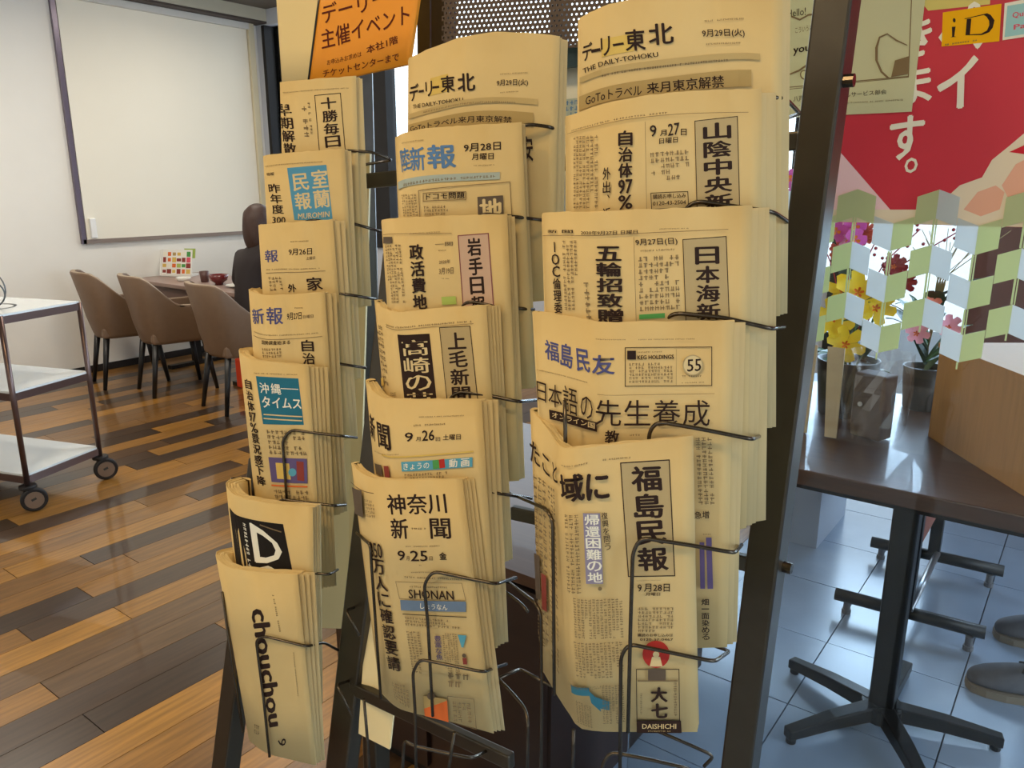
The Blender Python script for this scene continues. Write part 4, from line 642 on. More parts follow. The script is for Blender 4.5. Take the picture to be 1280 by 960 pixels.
def paper_thing(key):
    T, B, layers, th, label, items = PAPERS[key]
    base = Vector(S(T, B, .6, 1))
    nm = 'newspaper'; cat = 'newspaper'
    if key == 'orange': nm, cat = 'notice_card', 'sign'
    if key == 'cream': nm, cat = 'blank_board', 'board'
    if key == 'pale': nm, cat = 'leaflet', 'leaflet'
    root = empty(nm, base)
    T = [tuple(Vector(p) - base) for p in T]; B = [tuple(Vector(p) - base) for p in B]
    fn0 = sheet_fn(T, B)
    # lift direction was decided with local coordinates: make sure it faces the front (-Y, +X side)
    probe = fn0(.7, .5, .01) - fn0(.7, .5, 0)
    sgn = 1 if probe.y < 0 else -1
    fn = lambda u, v, l: fn0(u, v, l * sgn)
    tag(root, label, cat, 'newspapers in the wire rack' if nm == 'newspaper' else None)
    if nm == 'newspaper':
        bm = nb(); slab(bm, fn, 0, -.0009, jag=.0006); obj('front_page', bm, PAPER, root)
        n = 4
        bm = nb()
        for k in range(n):
            a = -.0012 - k * th / n; b = a - th / n * .72
            slab(bm, fn, a, b, u0=.004 * (k+1), u1=.996, v0=.004 + .003 * (k % 2), v1=.995, nu=14, nv=1, ext=(.001*k, .001*k), jag=.0008)
        obj('folded_pages', bm, SHEETS, root)
        for k, (e0, e1) in enumerate(layers):
            bm = nb(); l = -.0016 - (k+1) * th / (len(layers) + 1)
            slab(bm, fn, l, l - .0007, u0=.55, u1=1, v0=.01, v1=1.0, nu=8, nv=3, ext=(e0, e1)); obj('inner_sheet', bm, SHEETS, root)
        # rounded fold along the left side, joining front and back pages
        bm = nb(); m = 8
        for v0, v1 in ((0.004, .996),):
            rings = []
            for v in (v0, v1):
                f = fn(0, v, 0); bk = fn(0, v, -th); mid = (f + bk) / 2; out = (fn(0, v, -th/2) - fn(.06, v, -th/2)).normalized()
                rings.append([bm.verts.new(mid + (f-mid)*math.cos(math.pi*k/m) + out*(th*.45)*math.sin(math.pi*k/m)) for k in range(m+1)])
            for k in range(m):
                f = bm.faces.new((rings[0][k], rings[1][k], rings[1][k+1], rings[0][k+1])); f.smooth = True
            bm.faces.new(rings[0]); bm.faces.new(rings[1][::-1])
        bmesh.ops.recalc_face_normals(bm, faces=bm.faces)
        obj('fold', bm, PAPER, root)
        printed('printed_text', items, fn, root)
    else:
        m = {'orange': mat('orange_card', (.88, .56, .08), .55, noise=.03, scale=5), 'cream': mat('cream_board', (.87, .78, .56), .6, noise=.03, scale=5),
             'pale': mat('leaflet_paper', (.84, .83, .76), .5, noise=.03, scale=6)}[key]
        bm = nb(); slab(bm, fn, 0, -th); obj('card', bm, m, root)
        if items: printed('printed_text', items, fn, root)
        if key == 'orange':
            bm = nb(); e = -.0012
            slab(bm, fn, .0006, -th - .0008, u0=0, u1=.018); obj('dark_edge_strip', bm, BLACKM, root)
    return root
for k in PAPERS: paper_thing(k)

# ---------------------------------------------------------------- the rack
rack = empty('newspaper_rack', (-.6, .72, 0))
tag(rack, 'dark grey metal rack with bent wire pockets holding three columns of newspapers', 'rack')
def R_(name, bm, m, **k):
    bmesh.ops.translate(bm, verts=bm.verts, vec=(.6, -.72, 0)); return obj(name, bm, m, rack, **k)
for P_ in WIRES:
    bm = nb(); tube(bm, P_, .0019, 8, .008); R_('pocket_wire', bm, WIREM)
for a, b in BARS:
    bm = nb(); beam(bm, a, b, .012, .020); R_('crossbar', bm, RACKM, bevel=.002)
def post(a, b, w, name='post', zt=None, zb=None, mm=None, d=None):
    a = Vector(a); b = Vector(b); k = (b-a) / (b.z-a.z)
    A = a + k * ((zt if zt is not None else a.z) - a.z); Bb = a + k * ((zb if zb is not None else b.z) - a.z)
    bm = nb(); d = d or w; vs = []
    for p in (A, Bb):
        vs.append([bm.verts.new((p.x + sx*w/2, p.y + sy*d/2, p.z)) for sx, sy in ((-1, -1), (1, -1), (1, 1), (-1, 1))])
    for i in range(4): bm.faces.new((vs[0][i], vs[0][(i+1) % 4], vs[1][(i+1) % 4], vs[1][i]))
    bm.faces.new(vs[0][::-1]); bm.faces.new(vs[1]); bmesh.ops.recalc_face_normals(bm, faces=bm.faces)
    return R_(name, bm, mm or RACKM, bevel=.003)
post((-.2516, .8746, 1.6561), (-.2676, .8262, .7786), .037, 'right_post', 1.95, 0.012)
post((-.676, .6847, 1.4135), (-.7846, .6287, .6484), .044, 'middle_leg', 1.40, 0.012, d=.025)
post((-.931, .6239, 1.0162), (-.9927, .5677, .5834), .036, 'left_leg', 1.10, .012, d=.03)
post((-.93, .86, 1.9), (-.95, .84, .3), .036, 'rear_left_post', 1.95, .012)
for p in ((-.2526, .862, 1.578), (-.262, .845, 1.052)):
    bm = nb(); cyl(bm, (p[0] + .023, p[1], p[2]), .0065, .010, 12, rot=Matrix.Rotation(math.pi/2, 3, 'Y')); R_('bolt', bm, WIREM)
for x, y in ((-.2816, .783), (-.875, .582), (-1.07, .489), (-.954, .837)):
    bm = nb(); cyl(bm, (x, y, .007), .026, .014, 16); R_('foot_pad', bm, BLACKM)
# backing strips behind the pockets (pale laminated boards)
BOARD = mat('backing_board', (.90, .82, .62), .6, noise=.04, scale=7)
def quadslab(bm, P, t=.004):
    a, b, c, d = [Vector(p) for p in P]; n = (b-a).cross(d-a).normalized() * t
    v = [bm.verts.new(p) for p in (a, b, c, d)]; w = [bm.verts.new(p + n) for p in (a, b, c, d)]
    bm.faces.new(v); bm.faces.new(w[::-1])
    for i in range(4): bm.faces.new((v[i], v[(i+1) % 4], w[(i+1) % 4], w[i]))
    bmesh.ops.recalc_face_normals(bm, faces=bm.faces)
bm = nb(); quadslab(bm, [(-.98, .765, 1.5435), (-.8457, .7955, 1.5213), (-.851, .7287, .8028), (-.975, .669, .7907)]); R_('backing_board', bm, BOARD)
bm = nb(); quadslab(bm, [(-.7306, .6651, 1.065), (-.6714, .6863, 1.0732), (-.6877, .6351, .7236), (-.7388, .6251, .7313)]); R_('backing_board', bm, BOARD)
# perforated header sheet: real holes in a staggered grid, one joined part
def perforated(A, Bp, Cc, nx, ny):
    """A top left, Bp top right, Cc bottom left; diamond holes"""
    A = Vector(A); ux = (Vector(Bp) - A) / nx; uy = (Vector(Cc) - A) / ny
    bm = nb(); ring = 6
    for i in range(nx):
        for j in range(ny):
            off = .5 if j % 2 else 0
            o = A + ux*(i + off) + uy*j
            outer = [o, o + ux*.5, o + ux, o + ux + uy*.5, o + ux + uy, o + ux*.5 + uy, o + uy, o + uy*.5]
            c = o + ux*.5 + uy*.5
            inner = [c + (p - c).normalized() * (ux.length*.25) for p in outer]
            ov = [bm.verts.new(p) for p in outer]; iv = [bm.verts.new(p) for p in inner]
            for k in range(8): bm.faces.new((ov[k], ov[(k+1) % 8], iv[(k+1) % 8], iv[k]))
    bmesh.ops.remove_doubles(bm, verts=bm.verts, dist=.0001)
    return bm
bm = perforated((-.690, .790, 1.93), (-.335, .905, 1.93), (-.690, .775, 1.632), 64, 54)
PERF = mat('perforated_metal', (.28, .22, .17), .45, metal=.4)
o = R_('perforated_header', bm, PERF); o['kind'] = 'stuff'
sm = o.modifiers.new('s', 'SOLIDIFY'); sm.thickness = .0012
bm = nb(); beam(bm, (-.70, .79, 1.64), (-.70, .80, 1.94), .03, .012, up=(0, 1, 0)); R_('header_stile', bm, RACKM)
bm = nb(); beam(bm, (-.735, .80, 1.60), (-.735, .81, 1.94), .022, .02, up=(0, 1, 0)); R_('header_stile', bm, RACKM)
TEAL = mat('teal_band', (.20, .30, .30), .5)
bm = nb(); beam(bm, (-.70, .80, 1.624), (-.42, .89, 1.628), .010, .024); R_('header_rail', bm, TEAL)

# ---------------------------------------------------------------- room shell
X0, X1, Y0, Y1, ZC = -6.4, 2.6, -1.8, 4.7, 2.96
XB = -1.05
def st(name, bm, m, **k): return tag(obj(name, bm, m, **k), kind='structure')
bm = nb(); bx(bm, X0-.2, X1+.2, Y0-.2, 9.0, -.10, -.012); flo = st('floor', bm, mat('grout_and_subfloor', (.33, .34, .36), .9))
PLANK = mat('oak_plank', (.50, .33, .18), .30, coat=.35)
nt = PLANK.node_tree; b_ = nt.nodes['Principled BSDF']
oi = nt.nodes.new('ShaderNodeObjectInfo'); cr = nt.nodes.new('ShaderNodeValToRGB'); nt.links.new(oi.outputs['Random'], cr.inputs[0])
els = [(0, (.24, .18, .13)), (.30, (.33, .24, .16)), (.38, (.56, .39, .17)), (.6, (.72, .51, .21)), (.8, (.60, .42, .19)), (1, (.42, .31, .19))]
while len(cr.color_ramp.elements) < len(els): cr.color_ramp.elements.new(.5)
for e, (p, c) in zip(cr.color_ramp.elements, els): e.position = p; e.color = (*lin(c), 1)
tc = nt.nodes.new('ShaderNodeTexCoord'); mp = nt.nodes.new('ShaderNodeMapping'); mp.inputs['Scale'].default_value = (30, 2.2, 1)
no = nt.nodes.new('ShaderNodeTexNoise'); no.noise_dimensions = '4D'; no.inputs['Scale'].default_value = 2.2; no.inputs['Detail'].default_value = 6
nt.links.new(tc.outputs['Object'], mp.inputs[0]); nt.links.new(mp.outputs[0], no.inputs[0])
ml = nt.nodes.new('ShaderNodeMath'); ml.operation = 'MULTIPLY'; ml.inputs[1].default_value = 40; nt.links.new(oi.outputs['Random'], ml.inputs[0]); nt.links.new(ml.outputs[0], no.inputs['W'])
mr = nt.nodes.new('ShaderNodeMapRange'); mr.inputs[1].default_value = .3; mr.inputs[2].default_value = .7; mr.inputs[3].default_value = .55; mr.inputs[4].default_value = 1.05
nt.links.new(no.outputs[0], mr.inputs[0]); vm = nt.nodes.new('ShaderNodeVectorMath'); vm.operation = 'SCALE'
nt.links.new(cr.outputs[0], vm.inputs[0]); nt.links.new(mr.outputs[0], vm.inputs['Scale']); nt.links.new(vm.outputs[0], b_.inputs['Base Color'])
PW = .128
pm = {}
n_pl = 0
x = X0 + .02; row = 0
while x < XB - .02:
    w = min(PW, XB - x); y = .35 - random.uniform(0, .9)
    while y < Y1:
        L = random.choice((.9, 1.2)); y1 = min(y + L, Y1 - .01); y0 = max(y, .2)
        if y1 - y0 > .15:
            key = (round(w, 3), round(y1-y0, 1))
            ln = key[1] - .003
            if key not in pm:
                bm = nb(); bx(bm, .001, w-.001, 0, ln, -.012, 0); me = bpy.data.meshes.new('plank'); bm.to_mesh(me); bm.free(); me.materials.append(PLANK); pm[key] = me
            if n_pl < 292:
                o = bpy.data.objects.new('plank', pm[key]); COL.objects.link(o); o.parent = flo; o.location = (x, y0, 0); o.scale.y = (y1 - y0 - .003) / ln; n_pl += 1
        y += L
    x += PW; row += 1
bm = nb(); bx(bm, X0, XB, Y0, .2, -.012, -.0005); obj('plank_run', bm, mat('oak_plank_run', (.42, .28, .16), .35, noise=.3, scale=3, stretch=(8, 1, 1)), flo)['kind'] = 'stuff'
TILE = mat('slate_blue_tile', (.56, .62, .70), .24, noise=.10, scale=5, bump=.2)
bm = nb(); bx(bm, 0, .386, 0, .391, -.012, 0); tm = bpy.data.meshes.new('tile'); bm.to_mesh(tm); bm.free(); tm.materials.append(TILE)
i0 = -2
for i in range(-1, 8):
    for j in range(-1, 14):
        xx = -.94 + .39 * i; yy = 1.685 + .395 * (j - 1)
        if xx > X1 or yy > 6: continue
        o = bpy.data.objects.new('tile', tm); COL.objects.link(o); o.parent = flo; o.location = (xx + .002, yy + .002, random.uniform(-.0006, .0006))
        if xx < XB: o.scale.x = (xx + .39 - XB) / .39; o.location.x = XB + .002
bm = nb(); bx(bm, XB, X1, Y0, 1.29, -.012, -.0005); obj('tile_run', bm, TILE, flo)['kind'] = 'stuff'
bm = nb(); bx(bm, X0-.2, X1+.2, Y0-.2, Y1+.2, ZC, ZC+.1); st('ceiling', bm, CEILM)
# left wall with the blind's recess
bm = nb(); bx(bm, X0-.2, X0-.0, Y0-.2, Y1+.2, 0, ZC); st('wall_left', bm, WALLM)
bm = nb(); bx(bm, X0, X0+.012, Y0, Y1-.01, 0, .055); st('baseboard_left', bm, mat('dark_skirting', (.12, .10, .09), .5))
bm = nb(); bx(bm, X0-.0, X0+.16, Y0, Y1, 2.86, ZC); st('trim_1', bm, mat('soffit_cream', (.80, .77, .68), .8, noise=.02, scale=4))
bm = nb(); bx(bm, X0+.002, X0+.16, Y0, Y1, 2.842, 2.858); st('trim_2', bm, mat('dark_line', (.30, .25, .22), .6))
# window 1 = big roller blind in its frame
FRM = mat('window_frame_taupe', (.55, .49, .45), .45, metal=.2)
win = empty('window_1', (X0, 3.78, 1.03)); win['kind'] = 'structure'
def wpart(name, bm, m, par=win, off=(X0, 3.78, 1.03), **k):
    bmesh.ops.translate(bm, verts=bm.verts, vec=(-off[0], -off[1], -off[2])); return obj(name, bm, m, par, **k)
bm = nb(); bx(bm, X0+.002, X0+.03, 2.94, 4.60, 1.018, 1.05); wpart('bottom_frame', bm, FRM)
bm = nb(); bx(bm, X0+.002, X0+.03, 2.93, 2.965, 1.018, 2.842); wpart('side_frame', bm, mat('frame_blue_brown', (.44, .40, .46), .3, metal=.3))
bm = nb(); bx(bm, X0+.002, X0+.05, 4.585, 4.64, 1.03, 2.842); wpart('side_frame', bm, mat('frame_cream', (.86, .82, .70), .5))
bm = nb(); bx(bm, X0+.006, X0+.022, 2.975, 4.58, 1.05, 2.79); wpart('roller_blind', bm, BLINDM)
bm = nb(); bx(bm, X0+.004, X0+.06, 2.97, 4.585, 2.79, 2.842); wpart('blind_headbox', bm, mat('headbox_white', (.84, .83, .80), .5), bevel=.004)
bm = nb(); bx(bm, X0+.02, X0+.05, 3.0, 3.045, 1.06, 1.21); wpart('chain_holder', bm, mat('white_plastic', (.94, .94, .93), .4), bevel=.005)
# back wall: solid strip by the corner, then full height glazing
bm = nb(); bx(bm, X0, -6.30, Y1, Y1+.12, 0, ZC); bx(bm, -6.30, X1, Y1, Y1+.12, 2.83, ZC); bx(bm, -6.3, -1.2, Y1, Y1+.12, 0, .95); st('wall_back', bm, mat('back_wall_blue_white', (.80, .82, .86), .8, noise=.02, scale=3))
GL = bpy.data.materials.new('clear_glass'); GL.use_nodes = True; nt = GL.node_tree; nt.nodes.clear()
ou = nt.nodes.new('ShaderNodeOutputMaterial'); mx = nt.nodes.new('ShaderNodeMixShader'); tr = nt.nodes.new('ShaderNodeBsdfTransparent'); gs = nt.nodes.new('ShaderNodeBsdfGlossy'); fr = nt.nodes.new('ShaderNodeFresnel')
gs.inputs['Roughness'].default_value = .02; tr.inputs[0].default_value = (.95, .97, .97, 1); fr.inputs[0].default_value = 1.35
nt.links.new(fr.outputs[0], mx.inputs[0]); nt.links.new(tr.outputs[0], mx.inputs[1]); nt.links.new(gs.outputs[0], mx.inputs[2]); nt.links.new(mx.outputs[0], ou.inputs[0])
w2 = empty('window_2', (-3, Y1, .95)); w2['kind'] = 'structure'; off2 = (-3, Y1, .95)
for a, b, zb in ((-6.27, -4.95, .95), (-4.78, -3.2, .95), (-3.1, -1.25, .95), (-1.1, .3, .02), (.4, 2.5, .02)):
    bm = nb(); bx(bm, a, b, Y1+.05, Y1+.056, zb, 2.83); wpart('pane', bm, GL, w2, off2)
MUL = mat('mullion_black', (.10, .09, .10), .4, metal=.3)
for a, b in ((-6.30, -6.26), (-4.96, -4.77), (-3.2, -3.1), (-1.25, -1.1), (.3, .4), (2.5, 2.6)):
    bm = nb(); bx(bm, a, b, Y1-.02, Y1+.09, 0 if a > -1.3 else .95, 2.83); wpart('mullion', bm, MUL, w2, off2)
for i in range(2):
    bm = nb(); x = -1.62 + i*.11; bx(bm, x, x+.035, Y1-.03, Y1, .02, 2.83); wpart('slim_mullion', bm, MUL, w2, off2)
# right wall and front wall (behind the camera)
bm = nb(); bx(bm, X0-.2, X1+.2, Y0-.2, Y0, 0, ZC); st('wall_front', bm, WALLM)
bm = nb(); bx(bm, X1, X1+.2, Y0, .4, 0, ZC); bx(bm, X1, X1+.2, .4, Y1, 0, .3); bx(bm, X1, X1+.2, .4, Y1, 2.6, ZC); st('wall_right', bm, WALLM)
# outside: pavement and a red-brown wall that shows through the entrance glass
bm = nb(); bx(bm, -30, 30, Y1+.15, 60, -.2, -.13); st('ground', bm, mat('pavement', (.72, .73, .74), .9, noise=.05, scale=2))
bm = nb(); bx(bm, -.50, .6, 4.25, 4.5, 0, 1.34); bx(bm, -.50, .6, 4.23, 4.25, .72, .74)
tag(obj('tall_cabinet', bm, mat('red_brown_panel', (.36, .20, .17), .45, noise=.15, scale=4, stretch=(8, 8, 1))), 'dark red-brown tall cabinet behind the wooden box on the right', 'cabinet')

# ---------------------------------------------------------------- glass partition with posters and decorations
part = empty('window_3', (.6, 1.45, 0)); part['kind'] = 'structure'; offp = (.6, 1.45, 0)
bm = nb(); bx(bm, -.74, X1, 1.446, 1.452, .03, 2.3); wpart('pane', bm, GL, part, offp)
bm = nb(); bx(bm, -.77, X1, 1.43, 1.47, 2.3, 2.36); wpart('head_frame', bm, RACKM, part, offp)
bm = nb(); bx(bm, -.77, X1, 1.43, 1.47, -.01, .03); wpart('floor_track', bm, RACKM, part, offp)
def flat_fn(Y): return lambda u, v, l: Vector((u, Y - l, v))
def plane_thing(name, label, cat, x0, x1, z0, z1, m, key, t=.0012):
    r = empty(name, ((x0+x1)/2, 1.445, z0)); tag(r, label, cat)
    bm = nb(); bx(bm, x0, x1, 1.4445 - t, 1.4445, z0, z1); wpart('sheet', bm, m, r, ((x0+x1)/2, 1.445, z0))
    off = Vector(((x0+x1)/2, 1.445, z0))
    # clip print to the sheet
    fn = lambda u, v, l: Vector((min(max(u, x0+.0005), x1-.0005), 1.4445 - t - l, min(max(v, z0+.0005), z1-.0005))) - off
    printed('printed_artwork', PLANES[key], fn, r)
    return r
# poster sheets are pushed one thickness apart: the notice overlaps the big poster
plane_thing('payment_poster', 'large crimson poster with white kana and an orange-yellow logo square, on the glass', 'poster', -.392, .42, 1.414, 1.98, translucent(mat('crimson_poster', (.84, .20, .28), .45, noise=.06, scale=6), .22), 'payment', .0012)
PLANES_SHIFT = .003
r = plane_thing('speech_bubble_poster', 'pale green-cream poster with speech bubble outlines, taped to the glass behind the post', 'poster', -.535, -.283, 1.590, 1.86, translucent(mat('pale_poster', (.82, .82, .66), .6, noise=.03, scale=5), .15), 'cartoon')
r.location.y -= PLANES_SHIFT
# zigzag film decoration: pairs of green and clear parallelograms with thin strips
FG = mat('film_green', (.83, .87, .68), .35, alpha=.88); FW = mat('film_frosted', (.88, .91, .92), .3, alpha=.80)
for m_ in (FG, FW): translucent(m_, .35)
cw, ch, sl = .0305, .0455, .0115
decs = []
def film(xa, za, dz, m, nm):
    bm = nb(); P = [(xa, za), (xa + cw, za + dz), (xa + cw, za + dz - ch), (xa, za - ch)]
    v = [bm.verts.new((x, 1.441, z)) for x, z in P]; w = [bm.verts.new((x, 1.4418, z)) for x, z in P]
    bm.faces.new(v); bm.faces.new(w[::-1])
    for i in range(4): bm.faces.new((v[i], v[(i+1) % 4], w[(i+1) % 4], w[i]))
    bmesh.ops.recalc_face_normals(bm, faces=bm.faces); return bm
ROOTD = {}
for k in range(-2, 9):
    x = -.352 + .1235 * (k / 2)
    odd = k % 2 == 0
    root = empty('window_film_strip', (x, 1.4415, 1.0)); off = (x, 1.4415, 1.0)
    where = {-2: 'leftmost, between the newspapers and the dark post', -1: 'half hidden behind the dark slanted post', 0: 'just right of the dark slanted post', 1: 'second to the right of the dark post',
             2: 'directly below the white kana full stop', 3: 'third from the right edge of the photo', 4: 'at the right edge of the photo'}.get(k, 'beyond the right edge of the photo')
    tag(root, 'zigzag of green and frosted squares on the glass, ' + where, 'decoration', 'green and frosted film squares on the glass')
    for r_ in range(3):
        if odd:
            zt = 1.458 - r_ * .087
            if k == 0 and r_ == 0: ml, mr_ = FG, FG
            else: ml, mr_ = FG, FW
            wpart('green_square', film(x - cw, zt, sl, ml, 0), ml, root, off); wpart('frosted_square', film(x, zt + sl, -sl, mr_, 0), mr_, root, off)
            ztop, zb = zt + sl - ch, zt - .087 + sl
        else:
            zt = 1.426 - r_ * .087
            wpart('frosted_square', film(x - cw, zt, -sl, FW, 0), FW, root, off); wpart('green_square', film(x, zt - sl, sl, FG, 0), FG, root, off)
            ztop, zb = zt - sl - ch, zt - .087 - sl
        if r_ < 2:
            bm = nb(); bx(bm, x - .0035, x - .0005, 1.441, 1.4418, zb, ztop); bx(bm, x + .001, x + .0028, 1.441, 1.4418, zb, ztop); wpart('link_strip', bm, FG, root, off)
        else:
            bm = nb(); bx(bm, x - .0035, x - .001, 1.441, 1.4418, ztop - .012, ztop); wpart('link_strip', bm, FG, root, off)

# ---------------------------------------------------------------- right-hand table
TB = empty('flower_table', (-.31, 2.6, 0)); tag(TB, 'dark brown wooden table behind the glass on a black star base', 'table'); ot = (-.31, 2.6, 0)
bm = nb(); bx(bm, -1.25, .75, 2.09, 3.12, .675, .72); wpart('tabletop', bm, WOODT, TB, ot, bevel=.004)
bm = nb(); bx(bm, -1.2, .7, 2.12, 3.09, .655, .675); wpart('under_frame', bm, BLACKM, TB, ot)
for cx, cy in ((-.315, 2.145), (.62, 2.75)):
    bm = nb(); bx(bm, cx-.032, cx+.032, cy-.025, cy+.035, .05, .66); wpart('pedestal', bm, BLACKM, TB, ot, bevel=.006)
    bm = nb(); cyl(bm, (cx, cy, .05), .055, .045, 20); wpart('hub', bm, BLACKM, TB, ot, bevel=.004)
    for a in (160, 232, 304, 16, 88):
        a = math.radians(a); d = Vector((math.cos(a), math.sin(a), 0)); c = Vector((cx, cy, 0))
        bm = nb()
        s = Vector((-d.y, d.x, 0)); V_ = []
        for t, w, zt, zb in ((.03, .022, .075, .03), (.16, .020, .066, .028), (.30, .016, .046, .016)):
            V_.append([bm.verts.new(c + d*t + s*sx*w + Vector((0, 0, z))) for sx, z in ((-1, zb), (1, zb), (1, zt), (-1, zt))])
        for A_, B_ in zip(V_, V_[1:]):
            for i in range(4): bm.faces.new((A_[i], A_[(i+1) % 4], B_[(i+1) % 4], B_[i]))
        bm.faces.new(V_[0][::-1]); bm.faces.new(V_[-1]); bmesh.ops.recalc_face_normals(bm, faces=bm.faces)
        p = c + d*.285; cyl(bm, (p.x, p.y, .008), .014, .016, 12)
        wpart('foot', bm, BLACKM, TB, ot, bevel=.004)
# cabinet added to darken the shadowed space behind the rack
CB = empty('dark_filler_cabinet', (-1.12, 1.9, 0)); tag(CB, 'very dark brown low cabinet added to darken the space behind the newspaper rack', 'cabinet'); oc = (-1.12, 1.9, 0)
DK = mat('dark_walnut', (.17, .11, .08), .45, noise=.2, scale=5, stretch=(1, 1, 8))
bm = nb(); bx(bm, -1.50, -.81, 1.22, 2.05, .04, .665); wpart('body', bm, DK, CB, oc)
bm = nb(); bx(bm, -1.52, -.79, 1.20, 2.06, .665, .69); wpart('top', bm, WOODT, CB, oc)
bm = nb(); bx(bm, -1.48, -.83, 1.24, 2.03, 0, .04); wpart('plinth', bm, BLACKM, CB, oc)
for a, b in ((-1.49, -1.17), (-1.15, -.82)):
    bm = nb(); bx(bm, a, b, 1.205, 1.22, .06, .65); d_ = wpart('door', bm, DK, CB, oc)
# pale cabinet end under the table
PC = empty('pale_cabinet', (-1.0, 3.3, 0)); tag(PC, 'pale blue-grey cabinet end standing behind the table, beside the dark slanted post', 'cabinet'); op = (-1.0, 3.3, 0)
bm = nb(); bx(bm, -1.03, -.785, 3.16, 3.6, 0, .62); wpart('body', bm, mat('pale_cabinet', (.66, .70, .76), .5), PC, op)
bm = nb(); bx(bm, -1.03, -.78, 3.15, 3.61, .62, .64); wpart('top', bm, mat('pale_cabinet_top', (.60, .64, .70), .5), PC, op)
# floor stand with two round feet bars
SN = empty('floor_stand', (-.36, 2.97, 0)); tag(SN, 'black floor stand with two round foot bars and reddish panel, under the table', 'stand'); os_ = (-.36, 2.97, 0)
for y in (2.70, 3.22):
    bm = nb(); tube(bm, [(-.59, y, .066), (-.13, y + .03, .066)], .022, 14, 0); wpart('foot_bar', bm, BLACKM, SN, os_)
    for x in (-.55, -.17):
        bm = nb(); cyl(bm, (x, y + .01, .028), .012, .04, 12); cyl(bm, (x, y + .01, .008), .016, .016, 12); wpart('knob_foot', bm, mat('grey_rubber', (.45, .45, .46), .5), SN, os_)
    bm = nb(); bx(bm, -.385, -.345, y - .008, y + .03, .08, .62); wpart('upright', bm, BLACKM, SN, os_)
bm = nb(); bx(bm, -.372, -.358, 2.73, 3.22, .28, .60); wpart('panel', bm, mat('terracotta_panel', (.60, .33, .24), .5), SN, os_)
bm = nb(); tube(bm, [(-.352, 2.70, .085), (-.352, 3.22, .085)], .012, 12, 0); wpart('lower_rail', bm, mat('satin_steel', (.65, .66, .68), .3, metal=.8), SN, os_)
# light wood box
a = Vector((-.358, 2.623, 0)); b = Vector((-.07, 2.226, 0)); d = (b - a).normalized(); n = Vector((-d.y, d.x, 0))
if n.y < 0: n = -n
WB = empty('wooden_box', tuple((a + b) / 2 + n*.15 + Vector((0, 0, .72)))); tag(WB, 'light oak box standing at an angle on the dark table', 'box')
LW = mat('light_oak', (.70, .52, .31), .7, noise=.10, scale=7, stretch=(14, 14, 1)); ow = tuple(WB.location)
ang = math.atan2(d.y, d.x); L_ = (b - a).length
def wb(l0, l1, t0, t1, z0, z1):
    bm = nb(); c = a + d*(l0+l1)/2 + n*(t0+t1)/2; box(bm, (c.x, c.y, (z0+z1)/2), (l1-l0, t1-t0, z1-z0), rz(ang)); return bm
wpart('front_board', wb(0, L_, 0, .015, .72, 1.0), LW, WB, ow); wpart('back_board', wb(0, L_, .29, .305, .72, 1.0), LW, WB, ow)
wpart('end_board', wb(0, .015, .0151, .2899, .72, 1.0), LW, WB, ow); wpart('end_board', wb(L_-.015, L_, .0151, .2899, .72, 1.0), LW, WB, ow)
wpart('lid', wb(-.004, L_+.004, -.004, .309, 1.0, 1.014), LW, WB, ow)

# ---------------------------------------------------------------- flowers on the table
def petal_flower(bm, c, r, n, nrm, cup=.3, w=.55, mi=0):
    c = Vector(c); nrm = Vector(nrm).normalized(); u = nrm.orthogonal().normalized(); v = nrm.cross(u)
    for k in range(n):
        a = 2*math.pi*k/n + random.uniform(-.1, .1); d = u*math.cos(a) + v*math.sin(a); s = nrm.cross(d)
        P = [(0, 0, 0), (.45, w*.5, .5), (.9, w*.45, 1), (1.0, 0, .8), (.9, -w*.45, 1), (.45, -w*.5, .5)]
        top = [bm.verts.new(c + d*r*x + s*r*y + nrm*r*cup*z) for x, y, z in P]; mid = bm.verts.new(c + d*r*.6 + nrm*r*cup*.45)
        for i in range(6):
            f = bm.faces.new((top[i], top[(i+1) % 6], mid)); f.smooth = True; f.material_index = mi
def leaf(bm, a, b, w, droop=.02, mi=0):
    a = Vector(a); b = Vector(b); d = b - a; s = d.cross(Vector((0, 0, 1))).normalized() * w; k = 6; prev = None
    for i in range(k + 1):
        t = i / k; p = a + d*t + Vector((0, 0, droop*4*t*(1-t) * 1)); ww = math.sin(math.pi*min(t*.92 + .06, 1)) 
        cur = [bm.verts.new(p - s*ww), bm.verts.new(p + Vector((0, 0, -.12*w))), bm.verts.new(p + s*ww)]
        if prev:
            for j in (0, 1):
                f = bm.faces.new((prev[j], prev[j+1], cur[j+1], cur[j])); f.smooth = True; f.material_index = mi
        prev = cur
GREEN = mat('leaf_green', (.20, .36, .16), .45, noise=.2, scale=20); DGREEN = mat('leaf_dark', (.12, .22, .12), .5, noise=.2, scale=20)
MAG = mat('orchid_magenta', (.80, .30, .66), .6, noise=.12, scale=30); PNK = mat('orchid_pink', (.93, .66, .74), .6, noise=.08, scale=30)
YEL = mat('lily_yellow', (.95, .82, .12), .5, noise=.1, scale=30); COR = mat('coral_bloom', (.92, .52, .42), .6, noise=.12, scale=40); ORG = mat('throat_orange', (.88, .45, .10), .6)
REDF = mat('berry_red', (.62, .14, .20), .5); POT = mat('dark_pot', (.22, .20, .19), .5, noise=.1, scale=10)
def bouquet(name, label, base, pot_r, pot_h, draw):
    r = empty(name, base); tag(r, label, 'flowers')
    bm = nb(); lathe(bm, [(pot_r*.72, 0), (pot_r*.8, .004), (pot_r, pot_h), (pot_r*.93, pot_h), (pot_r*.9, pot_h-.02)], n=24); obj('pot', bm, POT, r)
    draw(r); return r
